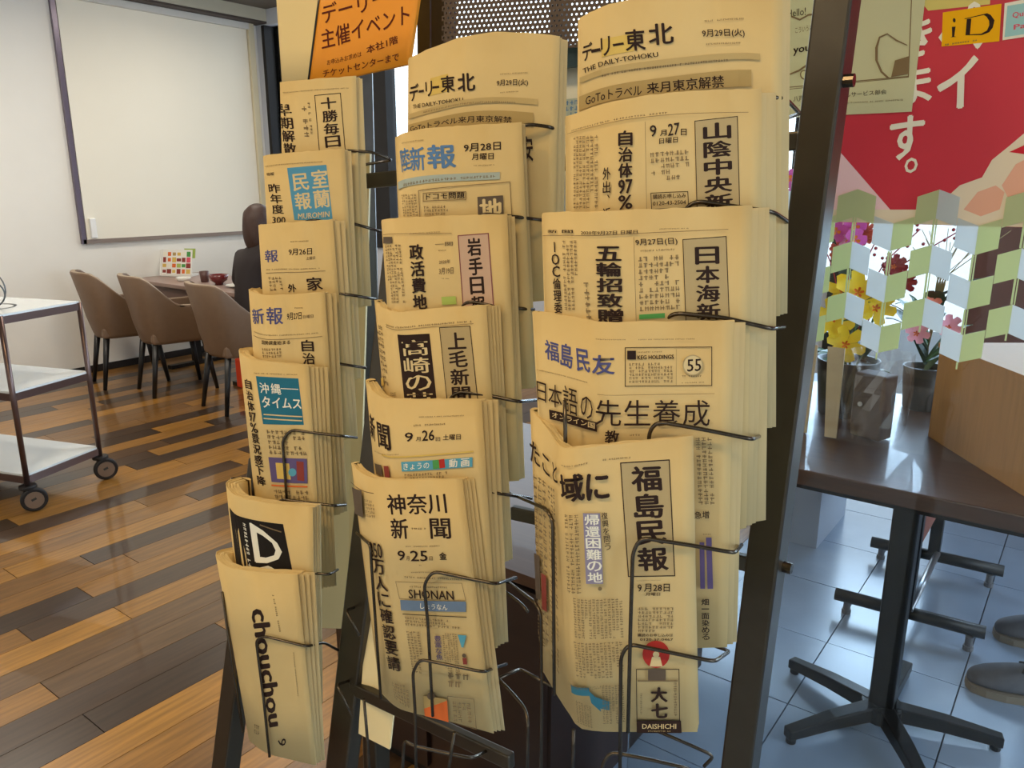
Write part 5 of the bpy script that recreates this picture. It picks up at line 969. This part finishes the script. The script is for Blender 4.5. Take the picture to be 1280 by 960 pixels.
def orch(r):
    for k, (dx, dy, h) in enumerate(((-.14, .0, .72), (-.04, .02, .76), (.10, .02, .70), (.0, .08, .66))):
        P = [(0, 0, .12), (dx*.3, dy, h*.6), (dx*.8, dy, h*.98), (dx*1.25, dy, h*.95), (dx*1.5 + .01, dy - .02, h*.83)]
        bm = nb(); tube(bm, P, .003, 6, .05); obj('stem', bm, GREEN, r)
        for j in range(9):
            t = j / 8; q = Vector(P[2]).lerp(Vector(P[4]), t) + Vector((random.uniform(-.03, .03), random.uniform(-.04, .01), random.uniform(-.02, .03)))
            bm = nb(); nv = (.45 + random.uniform(-.4, .4), -1, random.uniform(-.2, .5))
            petal_flower(bm, q, .036, 5, nv, .12, .8); petal_flower(bm, q + Vector((.002, -.006, 0)), .014, 3, nv, .5, .8, 1)
            obj('bloom', bm, [MAG if (j + k) % 3 else PNK, ORG], r)
    for s in (-1, 1):
        bm = nb(); leaf(bm, (0, 0, .12), (s*.16, -.06, .22), .03, .05); obj('leaf', bm, GREEN, r)
bouquet('orchid_plant', 'potted magenta and pink orchid seen behind the dark slanted post', (-.80, 2.66, .72), .07, .14, orch)
def mixed(r):
    def F_(q, rad, n, nv, m, cup=.4, w=.6, layers=1, nm='bloom'):
        bm = nb()
        for l in range(layers): petal_flower(bm, Vector(q) + Vector((0, -.006*l, .0)), rad*(1-.22*l), n, nv, cup + .25*l, w)
        petal_flower(bm, Vector(q) + Vector((0, -.01, 0)), rad*.22, 5, nv, 1.2, .5, 1); obj(nm, bm, [m, ORG], r)
    for q, rad in (((.02, -.05, .42), .075), ((-.05, -.05, .33), .07), ((.0, -.06, .25), .062), ((.07, -.02, .37), .06), ((-.04, .0, .41), .06)):
        F_(q, rad, 6, (.3, -1, .25), YEL, .35, .55)
        bm = nb(); tube(bm, [(0, 0, .08), (q[0]*.6, q[1]*.5, q[2]*.6), (q[0], q[1] + .01, q[2])], .004, 6, .02); obj('stem', bm, GREEN, r)
    for q in ((-.03, -.02, .57), (-.055, -.01, .54), (-.0, 0, .60)): F_(q, .042, 14, (.3, -1, .3), COR, .5, .35, 3)
    for q in ((.10, .02, .50), (.13, .03, .45)): F_(q, .04, 8, (.3, -1, .3), REDF, .5, .5, 2)
    for k in range(26):
        a = random.uniform(0, 6.28); z0 = random.uniform(.1, .42); L = random.uniform(.09, .19)
        bm = nb(); p = Vector((random.uniform(-.03, .05), 0, z0)); leaf(bm, p, p + Vector((math.cos(a)*L, math.sin(a)*L*.6 + .01, random.uniform(.0, .12))), random.uniform(.014, .034), .02)
        obj('leaf', bm, GREEN if k % 3 else DGREEN, r)
    for k in range(5):
        bm = nb(); a = -1 + k*.55; tube(bm, [(0, 0, .2), (a*.09, .02, .5), (a*.2 + .03, .03, .62)], .0022, 6, .05)
        for j in range(7):
            q = Vector((a*.09, .02, .5)).lerp(Vector((a*.2 + .03, .03, .62)), j/6) + Vector((random.uniform(-.02, .02), -.01, random.uniform(-.015, .02)))
            bmesh.ops.create_icosphere(bm, subdivisions=1, radius=.006, matrix=Matrix.Translation(q))
        obj('berry_twig', bm, REDF, r)
bouquet('mixed_bouquet', 'arrangement of yellow lilies and a coral bloom in a dark pot on the table', (-.635, 2.72, .72), .10, .19, mixed)
def right_b(r):
    for k in range(16):
        a = random.uniform(0, 6.28); L = random.uniform(.10, .20); p = Vector((0, 0, random.uniform(.12, .38)))
        bm = nb(); leaf(bm, p, p + Vector((math.cos(a)*L, math.sin(a)*L*.6, random.uniform(.02, .16))), random.uniform(.018, .035), .03); obj('leaf', bm, GREEN if k % 2 else DGREEN, r)
    for q in ((.0, -.06, .36), (.06, -.04, .30), (-.03, -.05, .27)):
        bm = nb(); petal_flower(bm, q, .04, 6, (.3, -1, .3), .4, .6); petal_flower(bm, Vector(q) + Vector((0, -.01, 0)), .01, 5, (0, -1, 0), 1, .5, 1); obj('bloom', bm, [PNK if q[0] else COR, ORG], r)
    bm = nb()
    for k in range(16):
        a = random.uniform(-.5, 1.2); tube(bm, [(0, 0, .2), (.03*k/16, 0, .45), (a*.16, random.uniform(-.04, .04), .60 + random.uniform(-.05, .04))], .0012, 5, .02)
    g = obj('grass_spray', bm, mat('dried_grass', (.62, .58, .42), .7), r); g['kind'] = 'stuff'
bouquet('green_arrangement', 'leafy arrangement with pink blooms and grass spray, left of the wooden box', (-.44, 2.95, .72), .07, .15, right_b)
FILM = bpy.data.materials.new('cellophane'); FILM.use_nodes = True; nt = FILM.node_tree; nt.nodes.clear()
ou = nt.nodes.new('ShaderNodeOutputMaterial'); mx = nt.nodes.new('ShaderNodeMixShader'); tr = nt.nodes.new('ShaderNodeBsdfTransparent'); gs = nt.nodes.new('ShaderNodeBsdfGlossy'); mx.inputs[0].default_value = .16
gs.inputs['Roughness'].default_value = .12; nt.links.new(tr.outputs[0], mx.inputs[1]); nt.links.new(gs.outputs[0], mx.inputs[2]); nt.links.new(mx.outputs[0], ou.inputs[0])
def wrap(name, label, c, r0, r1, h, body, bm_mat, tilt=0):
    r = empty(name, c); tag(r, label, 'bag'); bm = nb(); box(bm, (0, 0, body[2]/2 + .004), body, rz(tilt)); obj('bag_body', bm, bm_mat, r, bevel=.006)
    for s in (-1, 1):
        bm = nb(); cyl(bm, Vector((s*body[0]*.3, -body[1]/2 - .002, body[2]*.55)), .007, .004, 14, rot=rz(tilt) @ Matrix.Rotation(math.pi/2, 3, 'X')); obj('eyelet', bm, mat('white_plastic', (.94, .94, .93), .4), r)
    bm = nb(); n = 22; rings = []
    for t in range(6):
        z = h*t/5; rr = r0 + (r1-r0)*(t/5)**.7
        rings.append([bm.verts.new((math.cos(2*math.pi*k/n)*rr*(1 + .10*math.sin(5*k + t)), math.sin(2*math.pi*k/n)*rr*(1 + .10*math.cos(4*k + t)), .004 + z)) for k in range(n)])
    for A_, B_ in zip(rings, rings[1:]):
        for k in range(n): bm.faces.new((A_[k], A_[(k+1) % n], B_[(k+1) % n], B_[k]))
    obj('clear_wrap', bm, FILM, r)
    return r
wrap('wrapped_gift_bag', 'grey-brown bag with white eyelets inside crinkled clear film on the table', (-.50, 2.50, .72), .085, .10, .26, (.10, .07, .20), mat('taupe_bag', (.42, .36, .33), .6, noise=.1, scale=12), -.3)
bm = nb()
for s in (0, 1):
    a = Vector((-.70 + s*.09, 2.42, .723))
    quadslab(bm, [a, a + Vector((.035, 0, 0)), a + Vector((.03 - .01*s, .05, .27)), a + Vector((-.02 - .01*s, .05, .27))], .008)
tag(obj('wooden_easel', bm, mat('pale_wood', (.74, .66, .52), .6, noise=.1, scale=9)), 'two pale wooden easel slats standing in front of the dark flower pot', 'easel')
# outdoor bicycle-rack-like white rails are left to the bright window behind

# ---------------------------------------------------------------- shoes
def shoe(name, label, tip, ang, m):
    r = empty(name, (tip[0], tip[1], 0), ang); tag(r, label, 'shoe', 'pair of grey slip-on shoes')
    # local +x runs from toe to heel
    prof = [(0.0, .010, .045), (.012, .036, .060), (.05, .050, .078), (.10, .053, .096), (.15, .045, .110), (.19, .036, .104), (.235, .036, .10), (.262, .028, .09), (.272, .012, .07)]
    bm = nb(); rings = []
    for x, w, h in prof:
        rings.append([bm.verts.new((x, w*sx, .022 + (h-.022)*sz)) for sx, sz in ((-1, 0), (-1.02, .3), (-.86, .65), (-.45, .95), (0, 1), (.45, .95), (.86, .65), (1.02, .3), (1, 0))])
    for A_, B_ in zip(rings, rings[1:]):
        for k in range(8):
            f = bm.faces.new((A_[k], A_[k+1], B_[k+1], B_[k])); f.smooth = True
        bm.faces.new((A_[8], A_[0], B_[0], B_[8]))
    bm.faces.new(rings[0]); bm.faces.new(rings[-1][::-1]); bmesh.ops.recalc_face_normals(bm, faces=bm.faces)
    u = obj('upper', bm, m, r); s = u.modifiers.new('s', 'SUBSURF'); s.levels = 1; s.render_levels = 2
    bm = nb(); n = len(prof); lo = []; hi = []
    side = [(x, w + .004) for x, w, h in prof] + [(x, -(w + .004)) for x, w, h in prof[::-1]]
    lo = [bm.verts.new((x, y, 0.001)) for x, y in side]; hi = [bm.verts.new((x, y, .024)) for x, y in side]
    bm.faces.new(lo[::-1]); bm.faces.new(hi)
    for k in range(len(side)): bm.faces.new((lo[k], lo[(k+1) % len(side)], hi[(k+1) % len(side)], hi[k]))
    bmesh.ops.recalc_face_normals(bm, faces=bm.faces); obj('sole', bm, mat('tan_sole', (.52, .47, .40), .7), r)
    bm = nb(); tube(bm, [(.135, -.030, .094), (.15, 0, .112), (.135, .030, .094)], .004, 8, .01); obj('collar_trim', bm, mat('shoe_trim', (.20, .19, .19), .7), r)
    # trouser leg above the ankle
    bm = nb(); lathe(bm, [(.036, .095), (.046, .10), (.052, .14), (.056, .26), (.066, .42)], (.215, 0, 0), 20); obj('trouser_cuff', bm, mat('dark_trousers', (.16, .17, .20), .9), r)
SHM = mat('grey_suede', (.36, .36, .38), .75, noise=.12, scale=60)
shoe('shoe', 'nearer grey slip-on shoe with tan sole on the blue tiles', (-.15, 2.50), math.radians(12), SHM)
shoe('shoe', 'farther grey slip-on shoe on the blue tiles, partly outside the frame', (-.115, 2.86), math.radians(14), SHM)

# ---------------------------------------------------------------- trolley on the left
TR = empty('serving_trolley', (-4.2, 1.45, 0)); tag(TR, 'three-tier serving trolley with bronze tube frame and white shelves on casters', 'trolley'); otr = (-4.2, 1.45, 0)
BRZ = mat('bronze_tube', (.42, .34, .32), .28, metal=.75); SHF = mat('white_shelf', (.88, .90, .90), .18, coat=.3, noise=.03, scale=3)
p0 = Vector((-3.83, 1.37, 0)); p1 = Vector((-3.968, 1.77, 0)); e = (p1 - p0); ln = Vector((-e.y, e.x, 0)).normalized() * .82
cs = [p0, p1, p1 + ln, p0 + ln]
for z, nm in ((.905, 'top_shelf'), (.555, 'middle_shelf'), (.16, 'bottom_shelf')):
    bm = nb(); quadslab(bm, [c + Vector((0, 0, z + .004)) for c in cs], .012); wpart(nm, bm, SHF, TR, otr)
    for i in range(4):
        bm = nb(); beam(bm, cs[i] + Vector((0, 0, z - .010)), cs[(i+1) % 4] + Vector((0, 0, z - .010)), .012, .034); wpart('shelf_rim', bm, BRZ, TR, otr)
CAS = mat('caster_black', (.10, .09, .09), .45); HUB = mat('caster_hub', (.55, .47, .40), .35, metal=.5)
for c in cs:
    bm = nb(); tube(bm, [c + Vector((0, 0, .12)), c + Vector((0, 0, .915))], .0125, 14, 0); wpart('post', bm, BRZ, TR, otr)
    bm = nb(); cyl(bm, c + Vector((0, 0, .118)), .038, .016, 20); cyl(bm, c + Vector((0, 0, .105)), .02, .014, 16); wpart('bumper', bm, CAS, TR, otr, bevel=.003)
    bm = nb(); q = c + Vector((.022, .010, .058)); ax = Matrix.Rotation(math.radians(-107), 3, 'Z') @ Matrix.Rotation(math.pi/2, 3, 'X')
    cyl(bm, q, .057, .028, 26, rot=ax); w_ = wpart('wheel', bm, CAS, TR, otr, bevel=.006)
    bm = nb(); cyl(bm, (0, 0, 0), .040, .034, 20); hb = obj('hub', bm, HUB, w_); hb.matrix_local = Matrix.Translation(q - Vector(otr)) @ ax.to_4x4()
    bm = nb(); d = Matrix.Rotation(math.radians(-107), 3, 'Z') @ Vector((0, 1, 0))
    for s in (-1, 1): beam(bm, c + Vector((0, 0, .10)) + d*s*.019, q + d*s*.019, .022, .004, up=d)
    wpart('fork', bm, CAS, TR, otr)
# wire ornament on the trolley
OR = empty('wire_ornament', (-4.10, 1.44, .909)); tag(OR, 'curled dark wire ornament on black tray, left end of trolley top', 'ornament')
bm = nb(); lathe(bm, [(.03, 0), (.085, .006), (.10, .014), (.08, .011)], n=24); obj('tray', bm, BLACKM, OR)
bm = nb()
for k, rr in enumerate((.115, .085, .06)):
    tube(bm, [(rr*math.cos(t)*math.cos(.5*k), rr*math.cos(t)*math.sin(.5*k), .012 + .06 + rr + rr*math.sin(t) - .06) for t in [math.pi*2*i/22 - math.pi/2 for i in range(20)]], .0035, 6, 0)
obj('curled_wires', bm, mat('ornament_wire', (.40, .42, .43), .3, metal=.6), OR)

# ---------------------------------------------------------------- table and chairs on the left
LT = empty('dining_table', (-5.45, 3.55, 0)); tag(LT, 'pinkish-brown dining table against the white wall, set with dishes', 'table'); olt = (-5.45, 3.55, 0)
bm = nb(); bx(bm, -6.36, -4.72, 3.26, 3.88, .69, .72); wpart('tabletop', bm, mat('mauve_tabletop', (.62, .52, .48), .35, noise=.05, scale=5), LT, olt, bevel=.004)
bm = nb(); bx(bm, -6.30, -4.78, 3.30, 3.84, .60, .69); wpart('apron', bm, mat('mauve_apron', (.50, .41, .38), .5), LT, olt)
for x in (-6.0, -5.1):
    bm = nb(); bx(bm, x-.03, x+.03, 3.54, 3.60, .03, .6); bx(bm, x-.03, x+.03, 3.32, 3.82, 0, .03); wpart('pedestal', bm, BLACKM, LT, olt)
CHM = mat('taupe_leather', (.47, .375, .29), .5, noise=.05, scale=25, bump=.1); CHE = mat('chair_piping', (.66, .58, .48), .5); LEG = mat('black_wood_leg', (.07, .06, .055), .4)
def make_chair():
    r = empty('dining_armchair')
    hw, dp = .215, .50; n = 30; path = []
    # U path: right front -> back -> left front ; chair faces +Y
    for i in range(n + 1):
        t = i / n; 
        if t < .32: x, y = hw, dp/2 - (t/.32) * (dp - .12)
        elif t > .68: x, y = -hw, dp/2 - ((1-t)/.32) * (dp - .12)
        else:
            a = (t - .32) / .36 * math.pi; x = hw*math.cos(a); y = -dp/2 + .12 - .12*math.sin(a)
        path.append((x, y))
    def top(y):
        k = min(max((y + dp/2 - .05) / .22, 0), 1); k = k*k*(3-2*k); return .86*(1-k) + .645*k
    bm = nb(); O = []; I = []
    for (x, y) in path:
        d = Vector((x, y + .02, 0)).normalized(); zt = top(y); lean = -.07 * max(0, (zt - .645) / .215)
        O.append([bm.verts.new((x*s, y*s + (lean*f), z)) for s, z, f in ((.84, .375, 0), (.88, .40, 0), (.97, .52, .15), (1, .645 if zt > .645 else zt-.03, .35), (1.0, zt - .012, 1), (.985, zt, 1))])
        I.append([bm.verts.new((x*s - d.x*.035, y*s - d.y*.035 + (lean*f), z)) for s, z, f in ((.84, .375, 0), (.88, .40, 0), (.97, .52, .15), (1, .645 if zt > .645 else zt-.03, .35), (1.0, zt - .012, 1), (1.0, zt, 1))])
    m = 6
    for i in range(n):
        for j in range(m-1):
            f = bm.faces.new((O[i][j], O[i+1][j], O[i+1][j+1], O[i][j+1])); f.smooth = True
            f = bm.faces.new((I[i][j], I[i][j+1], I[i+1][j+1], I[i+1][j])); f.smooth = True
        bm.faces.new((O[i][m-1], O[i+1][m-1], I[i+1][m-1], I[i][m-1])).material_index = 1
        bm.faces.new((O[i][0], I[i][0], I[i+1][0], O[i+1][0]))
    for i in (0, n):
        for j in range(m-1): bm.faces.new((O[i][j], O[i][j+1], I[i][j+1], I[i][j]))
    bmesh.ops.recalc_face_normals(bm, faces=bm.faces)
    obj('shell_back', bm, [CHM, CHE], r)
    bm = nb(); box(bm, (0, .02, .415), (.345, .43, .085)); obj('seat', bm, CHM, r, bevel=.02)
    for sx, sy in ((-1, -1), (1, -1), (1, 1), (-1, 1)):
        bm = nb(); tube(bm, [(sx*.14, sy*.17, .375), (sx*.175, sy*.22 + (-.01 if sy < 0 else 0), .0)], .02, 8, 0, rads=[.023, .014]); obj('leg', bm, LEG, r)
    return r
ch = make_chair()
def cp(root, loc, rot, label):
    r = root.copy(); COL.objects.link(r)
    for c_ in list(root.children): d = c_.copy(); COL.objects.link(d); d.parent = r
    r.location = loc; r.rotation_euler = (0, 0, rot); r['label'] = label; return r
ch.location = (-5.86, 2.93, 0); ch.rotation_euler = (0, 0, math.radians(-14)); tag(ch, 'taupe leather armchair nearest the trolley, first of the row at the table', 'chair', 'taupe armchairs along the dining table')
cp(ch, (-5.36, 3.02, 0), math.radians(-12), 'taupe leather armchair in the middle of the row, its whole side showing')
cp(ch, (-4.58, 3.06, 0), math.radians(-8), 'taupe leather armchair closest to the newspapers, just left of them')
# things on the table
MN = empty('menu_stand', (-6.17, 3.56, .72), math.radians(28)); tag(MN, 'white menu holder with colourful food pictures, leaning on the table by the wall', 'menu')
tl = Matrix.Rotation(math.radians(-14), 3, 'X')
bm = nb(); box(bm, tl @ Vector((0, .0, .118)), (.27, .006, .215), tl); obj('page', bm, mat('menu_white', (.92, .91, .88), .4), MN)
bm = nb(); box(bm, tl @ Vector((-.145, .03, .118)), (.012, .07, .215), tl); obj('page_stack', bm, mat('menu_white', (.92, .91, .88), .4), MN)
bm = nb(); box(bm, (0, .055, .012), (.27, .12, .018)); obj('base', bm, mat('menu_white', (.92, .91, .88), .4), MN)
bm = nb(); cols = ['gold', 'red2', 'green', 'orange', 'pale', 'rose', 'lime', 'tan2']
for i in range(6):
    for j in range(4):
        c = tl @ Vector((-.11 + i*.043, -.0038, .045 + j*.048)); box(bm, c, (random.uniform(.024, .041), .0008, random.uniform(.024, .044)), tl, mi=random.randrange(8))
obj('printed_pictures', bm, [INK[c] for c in cols], MN)['kind'] = 'stuff'
bm = nb(); box(bm, tl @ Vector((.10, .02, .20)), (.10, .003, .08), tl); obj('flag_leaflet', bm, INK['lime'], MN)
bm = nb(); lathe(bm, [(.025, 0), (.030, .002), (.036, .085), (.033, .085), (.028, .01)], (-5.66, 3.50, .7205), 20); tag(obj('tumbler', bm, mat('brown_cup', (.34, .22, .20), .4)), 'small dark brown cup standing beside the menu holder', 'cup')
bm = nb(); lathe(bm, [(.030, 0), (.032, .015), (.062, .035), (.074, .078), (.069, .078), (.055, .04)], (-5.42, 3.47, .7205), 24); tag(obj('soup_bowl', bm, mat('red_lacquer', (.42, .12, .12), .25, coat=.5)), 'dark red lacquer soup bowl on the dining table', 'bowl')
bm = nb(); lathe(bm, [(.04, 0), (.045, .004), (.06, .03), (.056, .03), (.04, .01)], (-5.86, 3.44, .7205), 24); tag(obj('small_dish', bm, mat('white_china', (.92, .91, .87), .2)), 'small white dish at the front edge of the dining table', 'dish')
bm = nb(); lathe(bm, [(.07, 0), (.08, .003), (.12, .018), (.115, .018), (.07, .008)], (-5.17, 3.50, .7205), 28); tag(obj('plate', bm, mat('white_china', (.92, .91, .87), .2)), 'white plate of greens on the dining table beside the red bowl', 'plate')
bm = nb()
for k in range(14): leaf(bm, (-5.17, 3.50, .735), (-5.17 + random.uniform(-.07, .07), 3.5 + random.uniform(-.07, .07), .75 + random.uniform(0, .02)), .014, .01)
tag(obj('salad', bm, GREEN), 'green salad leaves on the white plate', 'food', kind='stuff')
bm = nb(); bx(bm, -5.05, -4.97, 3.30, 3.52, .20, .42); tag(obj('orange_bag', bm, mat('orange_red_bag', (.88, .26, .10), .5), bevel=.01), 'orange-red bag below the table edge beside the last chair', 'bag')
bpy.data.objects['orange_bag'].location.z = -.2

# ---------------------------------------------------------------- seated diner
PS = empty('person', (-4.62, 3.32, 0)); tag(PS, 'person with brown hair in dark clothes seated at the table, behind the newspapers', 'person')
HX, HY = -4.66, 3.20
J = {  # joint: (position, radius)
 'pelvis': ((HX, HY, .53), .135), 'waist': ((HX - .01, HY + .01, .66), .12), 'chest': ((HX - .03, HY + .08, .86), .135), 'upper': ((HX - .045, HY + .12, .99), .115),
 'neck': ((HX - .05, HY + .145, 1.075), .048), 'shL': ((HX - .21, HY + .13, .97), .072), 'shR': ((HX + .12, HY + .10, .985), .06),
 'elL': ((HX - .40, HY + .20, .78), .055), 'wrL': ((HX - .66, HY + .40, .768), .028), 'elR': ((HX + .26, HY + .24, .78), .043), 'wrR': ((HX + .08, HY + .44, .775), .028),
 'hipL': ((HX - .09, HY + .05, .51), .085), 'knL': ((HX - .13, HY + .42, .50), .062), 'anL': ((HX - .13, HY + .44, .09), .038), 'toL': ((HX - .13, HY + .60, .035), .03),
 'hipR': ((HX + .09, HY + .05, .51), .085), 'knR': ((HX + .10, HY + .42, .50), .062), 'anR': ((HX + .10, HY + .44, .09), .038), 'toR': ((HX + .10, HY + .60, .035), .03)}
E_ = ['pelvis-waist', 'waist-chest', 'chest-upper', 'upper-neck', 'upper-shL', 'upper-shR', 'shL-elL', 'elL-wrL', 'shR-elR', 'elR-wrR', 'pelvis-hipL', 'hipL-knL', 'knL-anL', 'anL-toL', 'pelvis-hipR', 'hipR-knR', 'knR-anR', 'anR-toR']
def skin(name, J, E_, m, par, off, root, sub=2):
    ks = list(J); me = bpy.data.meshes.new(name); me.from_pydata([tuple(Vector(J[k][0]) - Vector(off)) for k in ks], [tuple(ks.index(x) for x in s.split('-')) for s in E_], [])
    o = bpy.data.objects.new(name, me); COL.objects.link(o); o.parent = par
    sk = o.modifiers.new('skin', 'SKIN'); o.modifiers.new('sub', 'SUBSURF').levels = sub
    o.modifiers['sub'].render_levels = sub
    for k, sv in zip(ks, me.skin_vertices[0].data): sv.radius = (J[k][1], J[k][1]); sv.use_root = (k == root)
    dg = bpy.context.evaluated_depsgraph_get(); em = bpy.data.meshes.new_from_object(o.evaluated_get(dg)); o.modifiers.clear(); o.data = em; em.materials.clear(); em.materials.append(m)
    for p in em.polygons: p.use_smooth = True
    return o
CLO = mat('dark_clothes', (.17, .14, .14), .9, noise=.08, scale=30); SKN = mat('skin', (.80, .62, .50), .6); HAIR = mat('brown_hair', (.24, .15, .11), .55, noise=.25, scale=40, stretch=(6, 6, 1))
skin('clothed_body', J, E_, CLO, PS, PS.location, 'pelvis')
hc = Vector((HX - .06, HY + .17, 1.20)); fwd = Vector((-.45, .85, -.2)).normalized(); sd = fwd.cross(Vector((0, 0, 1))).normalized(); upv = sd.cross(fwd)
bm = nb(); bmesh.ops.create_uvsphere(bm, u_segments=28, v_segments=20, radius=1)
for v in bm.verts:
    a, b, c = v.co
    p = fwd*(a*.095) + sd*(b*.075) + upv*(c*.115)
    if c < -.1: p = fwd*(a*.095*(1 + .25*c)) + sd*(b*.075*(1 + .35*c)) + upv*(c*.115)
    if a > .9 and abs(c) < .28 and abs(b) < .3: p += fwd*.018*(1 - abs(b)/.3) * (1 - abs(c + .1)/.4)      # nose
    if a > .78 and .12 < abs(b) < .5 and .02 < c < .25: p -= fwd*.006                                      # eye sockets
    if a > .8 and -.62 < c < -.42 and abs(b) < .3: p += fwd*.004                                           # mouth
    v.co = hc + p - PS.location
obj('head', bm, SKN, PS, smooth=True)
hd = bpy.data.objects['head']
for s in (-1, 1):
    bm = nb(); cyl(bm, hc + sd*s*.076 + Vector((0, 0, -.005)) - PS.location, .022, .012, 12, rot=Matrix((fwd, upv, sd)).transposed()); obj('ear', bm, SKN, hd)
    bm = nb(); bmesh.ops.create_icosphere(bm, subdivisions=2, radius=.010, matrix=Matrix.Translation(hc + fwd*.082 + sd*s*.030 + upv*.012 - PS.location)); obj('eye', bm, mat('eye_dark', (.12, .09, .08), .3), hd)
bm = nb(); tube(bm, [hc + fwd*.082 - upv*.058 + sd*.022 - PS.location, hc + fwd*.088 - upv*.058 - PS.location, hc + fwd*.082 - upv*.058 - sd*.022 - PS.location], .004, 6, .01); obj('mouth', bm, mat('lips', (.66, .36, .33), .5), hd)
bm = nb(); bmesh.ops.create_uvsphere(bm, u_segments=32, v_segments=22, radius=1)
dele = []
for v in bm.verts:
    a, b, c = v.co
    if a > .45 and c < .45: dele.append(v); continue
    drop = max(0, -c)
    p = fwd*(a*.108 - .012 - drop*.02) + sd*(b*.090) + upv*(c*.122 + .008) - Vector((0, 0, 1))*drop*.09
    p += (sd*math.sin(9*a + 5*c) + fwd*math.cos(8*b + 6*c))*.0035
    v.co = hc + p - PS.location
bmesh.ops.delete(bm, geom=dele, context='VERTS')
h = obj('hair', bm, HAIR, PS, smooth=True); so = h.modifiers.new('s', 'SOLIDIFY'); so.thickness = .012
def hand(w, d, side, up=Vector((0, 0, 1))):
    """palm and five fingers resting on the table, w = wrist, d = direction"""
    d = Vector(d).normalized(); s = d.cross(up).normalized() * side; w = Vector(w)
    J2 = {'w': (w, .026), 'p': (w + d*.045, .030), 'k': (w + d*.075, .030)}; E2 = ['w-p', 'p-k']
    for i, (o_, L) in enumerate(((-.028, .060), (-.010, .070), (.010, .066), (.027, .052))):
        b = w + d*.078 + s*o_; J2['a%d' % i] = (b, .010); J2['b%d' % i] = (b + d*L*.5 + up*.008, .009); J2['c%d' % i] = (b + d*L*.9 - up*.010, .0078); E2 += ['k-a%d' % i, 'a%d-b%d' % (i, i), 'b%d-c%d' % (i, i)]
    J2['t0'] = (w + d*.03 - s*.030, .012); J2['t1'] = (w + d*.062 - s*.050, .010); J2['t2'] = (w + d*.085 - s*.052 - up*.006, .009); E2 += ['p-t0', 't0-t1', 't1-t2']
    skin('hand', J2, E2, SKN, PS, PS.location, 'p')
hand(J['wrL'][0], (-.80, .55, -.02), 1); hand(J['wrR'][0], (-.45, .8, -.02), -1)

# ---------------------------------------------------------------- ceiling lamps
for i, (x, y, p, s) in enumerate(LAMPS):
    r = empty('ceiling_lamp', (x, y, ZC)); tag(r, 'round white recessed downlight in the ceiling ' + ['behind the camera, left of the rack', 'right above the camera', 'over the oak floor left of the rack', 'over the floor before the dining table', 'over the trolley end of the room', 'over the dining table'][i], 'lamp', 'recessed ceiling downlights')
    bm = nb(); lathe(bm, [(.09, -.004), (.10, -.012), (.085, -.012), (.085, -.004)], n=24); obj('ring', bm, mat('white_plastic', (.94, .94, .93), .4), r)
